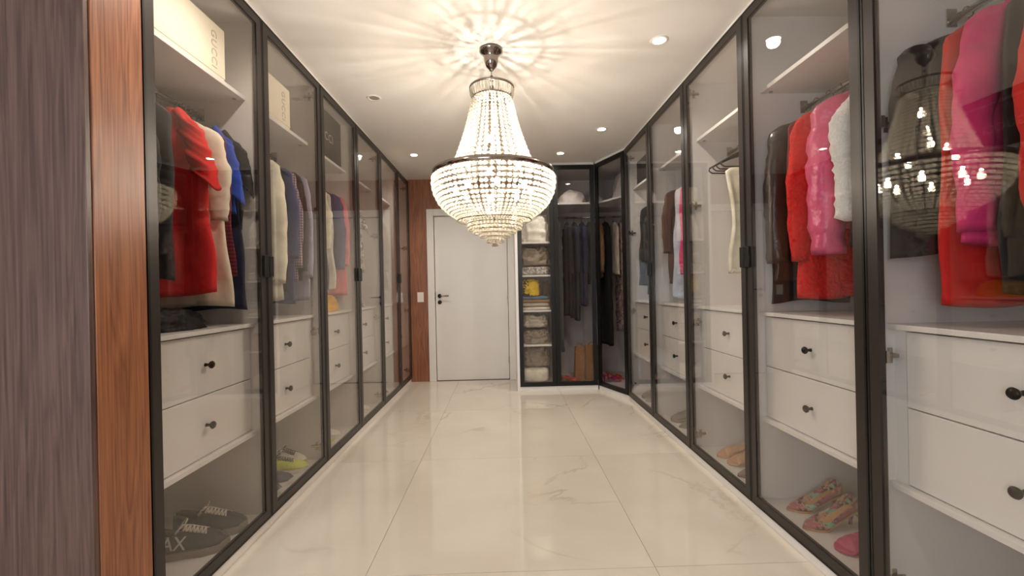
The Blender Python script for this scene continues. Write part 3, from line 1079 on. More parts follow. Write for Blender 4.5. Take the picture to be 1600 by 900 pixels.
# left unit 1
row(-1, [
    (1.62, G('jacket', 'black jacket hanging in front of the red dress', 'jacket', 'black', L=0.68, W=0.17, hem=0.165, seed=3, sleeves='long', sl_len=0.58, sl_w=0.05, th=0.03, sl_out=0.0)),
    (1.74, G('shirt', 'offblack shirt hanging between the black jacket and the red dress', 'shirt', 'offblack', L=0.74, W=0.165, hem=0.16, seed=4)),
    (1.865, G('dress', 'bright red short-sleeved dress on a black hanger', 'dress', 'red', L=0.80, W=0.19, hem=0.265, th=0.035, sleeves='short', sl_len=0.27, sl_w=0.058, sl_out=0.03, fold=0.02, nf=3, seed=5, neck=0.085, rz=-0.04)),
    (1.975, G('tunic', 'long cream linen tunic behind the red dress', 'tunic', 'cream', L=0.86, W=0.185, hem=0.26, sleeves='long', sl_len=0.42, fold=0.014, seed=6, th=0.022, rz=-0.02)),
    (2.025, G('shirt', 'dark red plaid shirt squeezed beside the cream tunic', 'shirt', 'plaid_red', L=0.72, W=0.2, hem=0.235, seed=7, th=0.010, fold=0.004)),
    (2.055, G('t_shirt', 'royal blue tee shirt between dark red and black clothes', 't-shirt', 'blue', L=0.42, W=0.21, hem=0.225, seed=8, sleeves='short', sl_len=0.30, sl_out=0.0, sl_w=0.05, th=0.010, fold=0.006)),
    (2.085, G('trousers', 'navy long garment hanging next to the partition', 'garment', 'navy', L=0.88, W=0.2, hem=0.25, seed=9, th=0.013, fold=0.006)),
    (2.118, G('t_shirt', 'black tee shirt hanging against the partition beside the navy garment', 't-shirt', 'black', L=0.5, W=0.215, hem=0.215, seed=10, sleeves='short', sl_len=0.25, sl_out=0.02, sl_w=0.06, th=0.012, fold=0.004)),
], 'over black sneakers', 'hangers above the black sneakers')
# left unit 2
row(-1, [
    (2.46, G('shirt', 'ivory long-sleeved shirt hanging above the yellow sneaker', 'shirt', 'ivory', L=0.84, W=0.2, hem=0.225, seed=11, sleeves='long', sl_len=0.70, th=0.022, fold=0.009, sl_w=0.07, sl_out=0.01)),
    (2.535, G('shirt', 'pale lavender shirt beside the ivory shirt', 'shirt', 'lavender', L=0.70, W=0.19, hem=0.20, seed=12, th=0.012, fold=0.006)),
    (2.575, G('shirt', 'dark green shirt between pale lavender and navy shirts', 'shirt', 'darkgreen', L=0.80, W=0.19, hem=0.205, seed=13, th=0.012, fold=0.006)),
    (2.62, G('shirt', 'slate blue denim shirt beside the plaid shirt', 'shirt', 'slate', L=0.86, W=0.19, hem=0.22, seed=14, th=0.012, fold=0.006, sleeves='long', sl_len=0.55)),
    (2.665, G('shirt', 'blue and red plaid shirt with long sleeves', 'shirt', 'plaid', L=0.74, W=0.20, hem=0.21, seed=15, th=0.011, fold=0.006, sleeves='long', sl_len=0.6, sl_w=0.05)),
    (2.72, G('jacket', 'dark brown jacket beside the plaid shirt', 'jacket', 'darkbrown', L=0.72, W=0.205, hem=0.22, seed=16, th=0.016, fold=0.007, sleeves='long', sl_len=0.62, sl_w=0.06)),
    (2.78, G('shirt', 'grey lavender shirt hanging last beside the dark brown jacket', 'shirt', 'greylav', L=0.86, W=0.215, hem=0.235, seed=17, th=0.014, fold=0.006, sleeves='long', sl_len=0.66)),
], 'over navy sneakers', 'hangers above the yellow sneaker')
# left unit 3
row(-1, [
    (3.13, G('cardigan', 'ivory draped cardigan above the yellow cloth', 'cardigan', 'ivory', L=0.79, W=0.18, hem=0.20, seed=21, sleeves='long', sl_len=0.45, th=0.018, fold=0.008)),
    (3.19, G('trousers', 'charcoal grey trousers hanging over the yellow cloth', 'trousers', 'charcoal', L=0.78, W=0.17, hem=0.19, seed=22, th=0.014, fold=0.007)),
    (3.26, G('tunic', 'off-white long tunic beside the charcoal trousers', 'tunic', 'white', L=0.79, W=0.19, hem=0.215, seed=23, th=0.02)),
    (3.36, G('jacket', 'slate navy short jacket beside the pink dress', 'jacket', 'navy', L=0.62, W=0.205, hem=0.22, seed=24, sleeves='long', sl_len=0.58, th=0.03, sl_out=0.012, sl_mat='slate')),
    (3.435, G('dress', 'pink crinkled dress beside the slate navy jacket', 'dress', 'pink', L=0.84, W=0.21, hem=0.235, seed=25, th=0.024, fold=0.014, nf=7, sleeves='long', sl_len=0.55)),
], 'over yellow cloth', 'hangers above the yellow cloth')
# left unit 4
row(-1, [
    (3.72, G('shirt', 'salmon pink shirt hanging over pale pink sneakers', 'shirt', 'pink', L=0.62, W=0.19, hem=0.2, seed=31, th=0.02)),
    (3.80, G('scarf', 'off-white draped scarf beside the grey leaf print', 'scarf', 'white', L=0.50, W=0.17, hem=0.24, seed=32, th=0.016, hem_slope=0.09)),
    (3.90, G('blouse', 'grey leaf print blouse beside the off-white scarf', 'blouse', 'greyprint', L=0.64, W=0.19, hem=0.235, seed=33, th=0.02, sleeves='short', sl_len=0.2)),
], 'over pink sneakers', 'hangers above the pale pink sneakers')
# left unit 5
row(-1, [
    (4.50, G('dress', 'yellow sleeveless dress beside a grey coat', 'dress', 'yellow', L=0.80, W=0.18, hem=0.19, seed=41, th=0.02)),
    (4.62, G('coat', 'grey long coat beside the yellow dress', 'coat', 'greyfab', L=0.80, W=0.2, hem=0.24, seed=42, th=0.025, sleeves='long')),
], 'over a taupe sneaker', 'hangers above the taupe shoes')
row(-1, [
    (5.10, G('coat', 'brown long coat hanging near the wood wall', 'coat', 'brown', L=0.88, W=0.2, hem=0.23, seed=43, th=0.03, sleeves='long')),
], 'near the wood wall', 'hanger by the wood wall')

# right unit 1 (nearest)
row(1, [
    (1.375, G('jacket', 'black jacket hanging behind the scarlet dress', 'jacket', 'black', L=0.72, W=0.225, hem=0.28, seed=51, th=0.02, sleeves='long', sl_len=0.58)),
    (1.27, G('dress', 'scarlet long dress hanging beside the hot pink jacket', 'dress', 'red', L=0.88, W=0.195, hem=0.225, seed=52, th=0.028, fold=0.008, nf=2)),
    (1.185, G('jacket', 'hot pink tailored jacket with long sleeves', 'jacket', 'hotpink', L=0.70, W=0.195, hem=0.235, seed=53, th=0.026, fold=0.006, nf=2, sleeves='long', sl_len=0.62, sl_w=0.07)),
    (1.115, G('dress', 'black dress between the hot pink jacket and a red one', 'dress', 'black', L=0.84, W=0.19, hem=0.22, seed=54, th=0.02)),
    (1.03, G('jacket', 'orange red jacket hanging in front of the black dress', 'jacket', 'red', L=0.76, W=0.2, hem=0.235, seed=55, th=0.026, fold=0.006, nf=2, sleeves='long', sl_len=0.58)),
], 'in the scarlet dress unit', 'hangers above the widest drawers')
# right unit 2
row(1, [
    (2.118, G('coat', 'black coat against the partition beside the dark leather jacket', 'coat', 'black', L=0.9, W=0.19, hem=0.20, seed=61, th=0.012, fold=0.005)),
    (2.05, G('jacket', 'dark brown leather jacket beside the red quilted coat', 'jacket', 'leather', L=0.80, W=0.2, hem=0.225, seed=62, th=0.024, fold=0.008, sleeves='long', sl_len=0.66, sl_w=0.075, puff=0.10, collar='leather_red')),
    (1.97, G('jacket', 'dark red leather jacket tucked behind the red quilted coat', 'jacket', 'leather_red', L=0.6, W=0.205, hem=0.2, seed=63, th=0.009, fold=0.002)),
    (1.90, G('coat', 'bright red quilted coat between leather and pink jackets', 'coat', 'quilt_red', L=0.87, W=0.19, hem=0.215, seed=64, th=0.04, fold=0.006, sleeves='long', sl_len=0.66, sl_w=0.07)),
    (1.77, G('jacket', 'shiny pink puffer jacket with long padded sleeves', 'jacket', 'puffer_pink', L=0.58, W=0.195, hem=0.20, seed=65, th=0.042, puff=0.22, sleeves='long', sl_len=0.64, sl_w=0.078, sl_out=0.015)),
    (1.625, G('coat', 'black fur-edged coat with a fluffy white front', 'coat', 'black', L=0.66, W=0.17, hem=0.185, seed=66, th=0.022, sleeves=None)),
    (1.525, G('dress', 'red dress hanging behind the chandelier reflection beside the fur-edged coat', 'dress', 'deepred', L=0.84, W=0.16, hem=0.19, seed=67, th=0.024)),
], 'over snakeskin pumps', 'hangers above the snakeskin pumps', None)
coat = [o for o in bpy.data.objects if o.get('label') == 'black fur-edged coat with a fluffy white front'][0]
fm = MB()
rr = []
for k in range(33):
    t = k / 32
    z = -0.03 - 0.54 * t
    x = -0.075 - 0.135 * min(1, (t * 3.2) ** 0.7) - 0.01 * math.sin(t * 6)
    ring = []
    for i in range(18):
        a = 2 * PI * i / 18
        f = 1 + 0.22 * noise.noise(Vector((math.cos(a) * 2.3, math.sin(a) * 2.3, t * 26))) + 0.10 * noise.noise(Vector((math.cos(a) * 7, math.sin(a) * 7, t * 70)))
        e = 0.35 if k in (0, 32) else 1
        ring.append((x + 0.052 * f * e * math.cos(a), -0.006 + 0.045 * f * e * math.sin(a), z))
    rr.append(ring)
fm.loft(rr)
fm.build('fur_edging', 'fur', coat, True)['label'] = 'fluffy white fur edging'
# right unit 3: three bare hangers and an ivory top
for y, lab in ((2.735, 'bare black hanger farthest along the rail from the ivory top'), (2.68, 'bare black hanger between two other bare ones'), (2.635, 'bare black hanger right beside the ivory top')):
    hanger(XRR, y, RAIL_Z, 0.06, lab, 'bare hangers above the tan mules', bare0)
garment('camisole', 'ivory draped sleeveless top hanging alone over tan mules', 'top', (XRR - 0.0, 2.575, RAIL_Z - 0.175), 0.03, 'ivory', W=0.185, L=0.62, hem=0.19, neck=0.15, drop=0.02, th=0.026, fold=0.028, nf=6, seed=71, waist=0.13, hem_slope=0.03)
hanger(XRR, 2.575, RAIL_Z, 0.03, 'black hanger holding the ivory sleeveless top', None, bare0)
# right unit 4
row(1, [
    (3.42, G('cardigan', 'brown cardigan hanging next to pale blue shirt', 'cardigan', 'brown', L=0.80, W=0.2, hem=0.21, seed=81, th=0.03, sleeves='long', sl_len=0.5)),
    (3.31, G('shirt', 'pale blue long shirt between brown cardigan and pink blouse', 'shirt', 'paleblue', L=0.92, W=0.19, hem=0.22, seed=82, th=0.025)),
    (3.22, G('blouse', 'vivid pink blouse beside the pale blue shirt', 'blouse', 'hotpink', L=0.72, W=0.19, hem=0.205, seed=83, th=0.022)),
    (3.12, G('coat', 'dark brown coat hanging beside the pink blouse', 'coat', 'darkbrown', L=0.88, W=0.19, hem=0.20, seed=84, th=0.03)),
], 'over grey shoes', 'hangers above the grey shoes')
# right unit 5
row(1, [
    (4.12, G('dress', 'black long dress in the unit under the black box', 'dress', 'black', L=0.80, W=0.2, hem=0.23, seed=91, th=0.03)),
    (4.02, G('skirt', 'dark green long skirt beside the black dress', 'skirt', 'darkgreen', L=0.9, W=0.17, hem=0.19, seed=92, th=0.03)),
    (3.90, G('jacket', 'offblack jacket hanging over the taupe suede shoes', 'jacket', 'offblack', L=0.7, W=0.19, hem=0.2, seed=93, th=0.03, sleeves='long')),
], 'under the black box', 'hangers above the taupe suede shoes')
# corner wardrobe: the rail runs across the view, garments are seen edge-on
CR_Y, CR_Z = YF + 0.32, 1.99
for x, e in [
    (0.655, G('dress', 'charcoal sheer long dress nearest the linen cupboard', 'dress', 'offblack', L=1.50, W=0.19, hem=0.25, seed=101, th=0.035)),
    (0.765, G('dress', 'black long-sleeved dress beside the charcoal sheer one', 'dress', 'black', L=1.10, W=0.19, hem=0.22, seed=102, th=0.032, sleeves='long')),
    (0.855, G('dress', 'midnight blue long dress, longest of the dark blue ones', 'dress', 'nightblue', L=1.14, W=0.19, hem=0.23, seed=103, th=0.035, sleeves='long')),
    (0.945, G('coat', 'navy coat hanging beside the midnight blue dress', 'coat', 'navy', L=0.98, W=0.19, hem=0.22, seed=104, th=0.035, sleeves='long')),
    (1.03, G('jacket', 'dark brown jacket beside the navy coat', 'jacket', 'darkbrown', L=0.72, W=0.19, hem=0.2, seed=105, th=0.025, sleeves='long')),
    (1.125, G('jacket', 'tan jacket with long sleeves seen through the angled door', 'jacket', 'tan', L=0.66, W=0.2, hem=0.2, seed=106, th=0.03, sleeves='long')),
    (1.225, G('dress', 'black long dress between the tan jacket and a cream top', 'dress', 'black', L=1.45, W=0.2, hem=0.22, seed=107, th=0.04)),
    (1.33, G('blouse', 'cream top beside the floral dress', 'blouse', 'cream', L=0.62, W=0.2, hem=0.21, seed=108, th=0.03)),
    (1.42, G('dress', 'floral print long dress at the end of the corner rail', 'dress', 'floral', L=1.30, W=0.2, hem=0.23, seed=109, th=0.04, sleeves='short', sl_len=0.22)),
]:
    hanger(x, CR_Y, CR_Z, PI / 2, hang_label(e['label'], 'in the corner wardrobe'), 'hangers on the corner rail')
    garment(loc=(x, CR_Y, CR_Z - 0.07), rz=PI / 2, **e)


# ------------------------------------------------------------------ soft heaps, folded linen, pillows, boxes
def folded(name, label, cat, loc, dims, mat, layers=4, seed=1, rz=0.0, group=None, messy=0.012, exp=0.28):
    """folded cloth: a rounded block whose sides show the folded layers"""
    rnd = random.Random(seed)
    o3 = Vector((rnd.uniform(0, 50), rnd.uniform(0, 50), rnd.uniform(0, 50)))
    m = MB()
    nu, nv = 44, 22
    hx_, hy_, hz_ = dims[0] / 2, dims[1] / 2, dims[2] / 2
    sg = lambda c, e: (abs(c) ** e) * (1 if c >= 0 else -1)
    rings = []
    for j in range(1, nv):
        ph = -PI / 2 + PI * j / nv
        ring = []
        for i in range(nu):
            th = 2 * PI * i / nu
            cz = sg(math.sin(ph), exp + 0.12)
            cr_ = abs(math.cos(ph)) ** (exp + 0.05)
            x, y = hx_ * cr_ * sg(math.cos(th), exp), hy_ * cr_ * sg(math.sin(th), exp)
            z = hz_ * cz
            g = abs(math.sin((z / (2 * hz_) + 0.5) * PI * layers)) if layers > 1 else 1.0
            k = 0.93 + 0.07 * g
            nz = noise.noise_vector(Vector((x, y, z)) * 9 + o3) * messy
            ring.append((x * k + nz.x, y * k + nz.y, max(-hz_, z + nz.z * (0.3 + 0.7 * (cz + 1) / 2)) + hz_))
        rings.append(ring)
    m.loft(rings)
    o = m.build(name, mat, None, True)
    o.location = loc
    o.rotation_euler = (0, 0, rz)
    return tag(o, label, cat, group)


def heap(name, label, cat, loc, dims, mat, seed=1, rz=0.0, rough=0.35, group=None, freq=2.6, boxy=0.6):
    """crumpled cloth: a flattened dome broken up by ridges"""
    rnd = random.Random(seed)
    o3 = Vector((rnd.uniform(0, 50), rnd.uniform(0, 50), rnd.uniform(0, 50)))
    m = MB()
    nu, nv = 56, 26
    rings = []
    for j in range(nv):
        ph = (PI / 2) * j / nv
        ring = []
        for i in range(nu):
            th = 2 * PI * i / nu
            ce = lambda c: (abs(c) ** (0.4 + boxy)) * (1 if c >= 0 else -1)
            d = Vector((math.cos(ph) ** boxy * ce(math.cos(th)), math.cos(ph) ** boxy * ce(math.sin(th)), math.sin(ph) ** (0.55 + 0.75 * boxy)))
            rid = 1 - abs(noise.noise(d * freq + o3)) * 2
            rid2 = 1 - abs(noise.noise(d * freq * 2.4 + o3)) * 2
            k = 1 + rough * (0.55 * (rid - 0.6) + 0.30 * (rid2 - 0.6))
            ring.append((d.x * dims[0] / 2 * k, d.y * dims[1] / 2 * k, max(0.0, d.z * dims[2] * k)))
        rings.append(ring)
    m.loft(rings)
    o = m.build(name, mat, None, True)
    o.location = loc
    o.rotation_euler = (0, 0, rz)
    return tag(o, label, cat, group)


def pillow(name, label, loc, dims, mat, rot=(0, 0, 0), seed=1):
    rnd = random.Random(seed)
    o3 = Vector((rnd.uniform(0, 50), rnd.uniform(0, 50), 3))
    n = 22
    vs_, fs_ = [], []
    for side in (1, -1):
        for j in range(n + 1):
            for i in range(n + 1):
                u, v = -1 + 2 * i / n, -1 + 2 * j / n
                h = max(0, (1 - abs(u) ** 2.4)) ** 0.55 * max(0, (1 - abs(v) ** 2.4)) ** 0.55
                pin = 1 - 0.10 * (1 - abs(v)) * abs(u) - 0.10 * (1 - abs(u)) * abs(v)
                wr = 1 + 0.25 * noise.noise(Vector((u * 2.2, v * 2.2, side)) + o3)
                vs_.append((u * dims[0] / 2 * pin, v * dims[1] / 2 * pin, side * h * dims[2] / 2 * wr + dims[2] / 2))
    N = (n + 1) * (n + 1)
    for s in (0, 1):
        for j in range(n):
            for i in range(n):
                q = (s * N + j * (n + 1) + i, s * N + j * (n + 1) + i + 1, s * N + (j + 1) * (n + 1) + i + 1, s * N + (j + 1) * (n + 1) + i)
                fs_.append(q if s == 0 else q[::-1])
    o = MB().add(vs_, fs_).build(name, mat, None, True)
    o.location = loc
    o.rotation_euler = rot
    return tag(o, label, 'pillow')


def gift_box(label, x0, x1, y0, y1, z0, h, mat, txt=None, txt_mat='emboss', vertical=True, ty=None, tz=None, size=0.05, side=-1):
    cx_, cy_ = (x0 + x1) / 2, (y0 + y1) / 2
    r = tag(empty('gift_box', (cx_, cy_, z0)), label, 'box')
    a, b = abs(x1 - x0) / 2, (y1 - y0) / 2
    MB().box(-a + 0.003, a - 0.003, -b + 0.003, b - 0.003, 0, h - 0.012).build('box_base', mat, r)
    MB().box(-a, a, -b, b, 0.012, h).build('lid', mat, r, bevel=0.002)
    if txt:
        # lettering on the face towards the aisle
        rot = Matrix.Rotation(-PI / 2, 4, 'X') if False else Matrix(((0, 0, 1, 0), (1, 0, 0, 0), (0, 1, 0, 0), (0, 0, 0, 1)))
        if side > 0:
            rot = Matrix(((0, 0, -1, 0), (-1, 0, 0, 0), (0, 1, 0, 0), (0, 0, 0, 1)))
        inner = Matrix.Rotation(-PI / 2, 4, 'Z') if vertical else Matrix.Identity(4)
        text_mesh('box_lettering', txt, size, txt_mat, r, Matrix.Translation((a * (-side) + 0.0004 * (-side), ty - cy_, tz - z0)) @ rot @ inner, 0.0006, 1.15)
    return r


S2 = SHELF_Z + 0.0005
gift_box('ivory lidded gift box with embossed letters above the red dress', -1.55, -1.265, 1.60, 2.005, S2, 0.235, 'cardboard', 'GUCCI', ty=1.93, tz=2.255, size=0.05)
gift_box('ivory lidded gift box with embossed letters above the ivory shirt', -1.55, -1.265, 2.21, 2.607, S2, 0.235, 'cardboard', 'GUCCI', ty=2.53, tz=2.255, size=0.05)
gift_box('black gift box with silver letters on the shelf above the pink dress', -1.50, -1.27, 2.93, 3.43, S2, 0.345, 'blackbox', 'GUCCI', 'printwhite', False, ty=3.13, tz=2.30, size=0.085)
gift_box('narrow ivory box on the shelf above the yellow dress', -1.52, -1.28, 4.23, 4.56, S2, 0.30, 'cardboard')
gift_box('black box on the shelf beside the angled door', 1.32, 1.58, 3.70, 4.16, S2, 0.22, 'blackbox')

# cloth on the drawer tops
DT = 1.0185
heap('bag', 'black cloth bag slumped on the drawer top under the red dress', 'bag', (-1.44, 1.80, DT), (0.28, 0.40, 0.085), 'black', 201)
heap('shirt', 'grey striped shirt crumpled beside the black cloth bag', 'shirt', (-1.40, 1.525, DT), (0.2, 0.10, 0.17), 'stripe', 202)
heap('trousers', 'black folded trousers on the drawer top under the ivory shirt', 'trousers', (-1.45, 2.36, DT), (0.28, 0.26, 0.07), 'offblack', 203)
heap('towel', 'yellow cloth crumpled on the drawer top under charcoal trousers', 'cloth', (-1.385, 3.25, DT), (0.24, 0.32, 0.125), 'yellow', 204)
heap('towel', 'brown and yellow print cloth beside the yellow cloth', 'cloth', (-1.40, 2.985, DT), (0.24, 0.17, 0.14), 'yellowprint', 205)
heap('cloth', 'grey crumpled cloth on the drawer top under the leaf print blouse', 'cloth', (-1.42, 3.86, DT), (0.30, 0.42, 0.10), 'greyprint', 206)
heap('cloth', 'pink crumpled cloth on the drawer top under the yellow dress', 'cloth', (-1.42, 4.55, DT), (0.24, 0.26, 0.10), 'pink', 207)

# linen cupboard: (x centre, y centre)
LX, LYc = (BX0 + BX1) / 2, YF + 0.27
ww = wS - 2 * T - 0.045
folded('pillow', 'ivory folded cushion on the floor of the linen cupboard', 'cushion', (LX - 0.01, LYc, Z_FLOOR + 0.0005), (ww - 0.05, 0.36, 0.165), 'ivory', 1, 301, messy=0.014, exp=0.4)
heap('cloth', 'greige crumpled sheet on top of the ivory cushion', 'sheet', (LX, LYc + 0.02, 0.2515), (ww - 0.07, 0.32, 0.20), 'taupe', 302, rough=0.5, boxy=0.28)
heap('blanket', 'greige folded blanket on the second lowest cupboard shelf', 'blanket', (LX, LYc, SH[0] + 0.0005), (ww - 0.03, 0.36, 0.15), 'taupe', 303, rough=0.45, freq=3.4, boxy=0.28)
heap('blanket', 'pale linen blanket lying on the greige folded blanket', 'blanket', (LX - 0.01, LYc, SH[0] + 0.19), (ww - 0.06, 0.34, 0.135), 'linen', 304, rough=0.4, freq=3.0, boxy=0.28)
for k_, (h, mt, lab) in enumerate([(0.04, 'ivory', 'ivory folded sheet lowest in the pile under the yellow cloth'), (0.04, 'linen', 'pale linen sheet folded above the ivory one'), (0.04, 'tan', 'tan folded sheet in the middle of the pile'),
                                   (0.035, 'steelblue', 'blue grey folded sheet just under the crumpled yellow cloth')]):
    folded('folded_sheet', lab, 'sheet', (LX + 0.004 * (-1) ** k_, LYc, SH[1] + 0.0005 + sum((0.04, 0.04, 0.04, 0.035)[:k_]) + 0.001 * k_), (ww - 0.01 * (k_ % 2), 0.36, h), mt, 2, 310 + k_, messy=0.006)
heap('towel', 'yellow and black print cloth on the sheet pile in the cupboard', 'cloth', (LX - 0.05, LYc - 0.03, SH[1] + 0.161), (0.22, 0.3, 0.19), 'yellowprint', 320, rough=0.3, boxy=0.28)
heap('towel', 'dark brown cloth beside the yellow and black print cloth', 'cloth', (LX + 0.135, LYc, SH[1] + 0.161), (0.08, 0.28, 0.17), 'darkbrown', 321, rough=0.3, boxy=0.28)
folded('blanket', 'dark striped blanket folded under the taupe heap', 'blanket', (LX, LYc, SH[2] + 0.0005), (ww, 0.36, 0.10), 'greyprint', 3, 330, messy=0.015)
heap('blanket', 'taupe crumpled blanket on the dark striped blanket', 'blanket', (LX, LYc, SH[2] + 0.114), (ww - 0.01, 0.36, 0.20), 'taupe', 331, rough=0.45, boxy=0.28)
heap('duvet', 'white bundled duvet on the upper cupboard shelf under the chandelier', 'duvet', (LX + 0.01, LYc, SH[3] + 0.0005), (ww - 0.02, 0.36, 0.30), 'white', 332, rough=0.3, boxy=0.28)
folded('duvet', 'ivory folded duvet on the topmost cupboard shelf', 'duvet', (LX, LYc, SH[4] + 0.0005), (ww - 0.02, 0.38, 0.2), 'ivory', 2, 333, messy=0.03, exp=0.5)
# top shelf of the corner wardrobe
heap('pillow', 'white bundled pillow on the top shelf over the dark dresses', 'pillow', (0.82, YF + 0.27, 2.1205), (0.34, 0.36, 0.17), 'white', 340, rough=0.22, freq=1.3)
heap('pillow', 'small ivory pillow between the two white bundles on the top shelf', 'pillow', (1.13, YF + 0.36, 2.1205), (0.2, 0.28, 0.13), 'ivory', 341, rough=0.2, freq=1.3)
heap('pillow', 'large white bundle on the top shelf behind the angled door', 'pillow', (1.47, YF + 0.07, 2.1205), (0.40, 0.44, 0.36), 'white', 342, rough=0.22, freq=1.4)


# paper bags on the corner wardrobe floor
def paper_bag(label, loc, w, d, h, rz, tilt=0.0):
    r = tag(empty('paper_bag', loc, rz), label, 'bag', None)
    m = MB()
    rings = []
    for z, s, ft in ((0, 1, 1), (h * 0.4, 1.0, 0.96), (h * 0.8, 1.01, 0.7), (h, 1.02, 0.55)):
        rings.append([(-w / 2 * s + tilt * z, -d / 2 * ft, z), (tilt * z, -d / 2 * ft * (1.0 if z == 0 else 0.86), z), (w / 2 * s + tilt * z, -d / 2 * ft, z), (w / 2 * s * 0.97 + tilt * z, 0, z),
                      (w / 2 * s + tilt * z, d / 2 * ft, z), (tilt * z, d / 2 * ft * 0.9, z), (-w / 2 * s + tilt * z, d / 2 * ft, z), (-w / 2 * s * 0.97 + tilt * z, 0, z)])
    inner = [(x * 0.97, y * 0.9, z - 0.001) for x, y, z in rings[-1]]
    low = [(x * 0.97, y * 0.9, z - h * 0.3) for x, y, z in rings[-1]]
    m.loft(rings + [inner, low])
    m.build('bag_body', 'kraft', r)
    for yy in (-d * 0.25, d * 0.25):
        pts = [(tilt * h + 0.035 * math.cos(a), yy, h - 0.012 + 0.05 * math.sin(a)) for a in [PI * i / 10 for i in range(11)]]
        MB().tube(pts, 0.003, 6).build('bag_handle', 'kraft', r, True)
    return r


paper_bag('slim kraft paper bag leaning at the front of the corner wardrobe', (0.845, YF + 0.16, Z_FLOOR + 0.0005), 0.10, 0.10, 0.40, 0.06, 0.05)
paper_bag('wide kraft paper bag next to the slim one', (1.015, YF + 0.22, Z_FLOOR + 0.0005), 0.145, 0.11, 0.40, -0.15, 0.0)
gift_box('yellow print box on the floor behind the angled door', 1.42, 1.56, YF + 0.10, YF + 0.22, Z_FLOOR + 0.0005, 0.26, 'yellowprint')


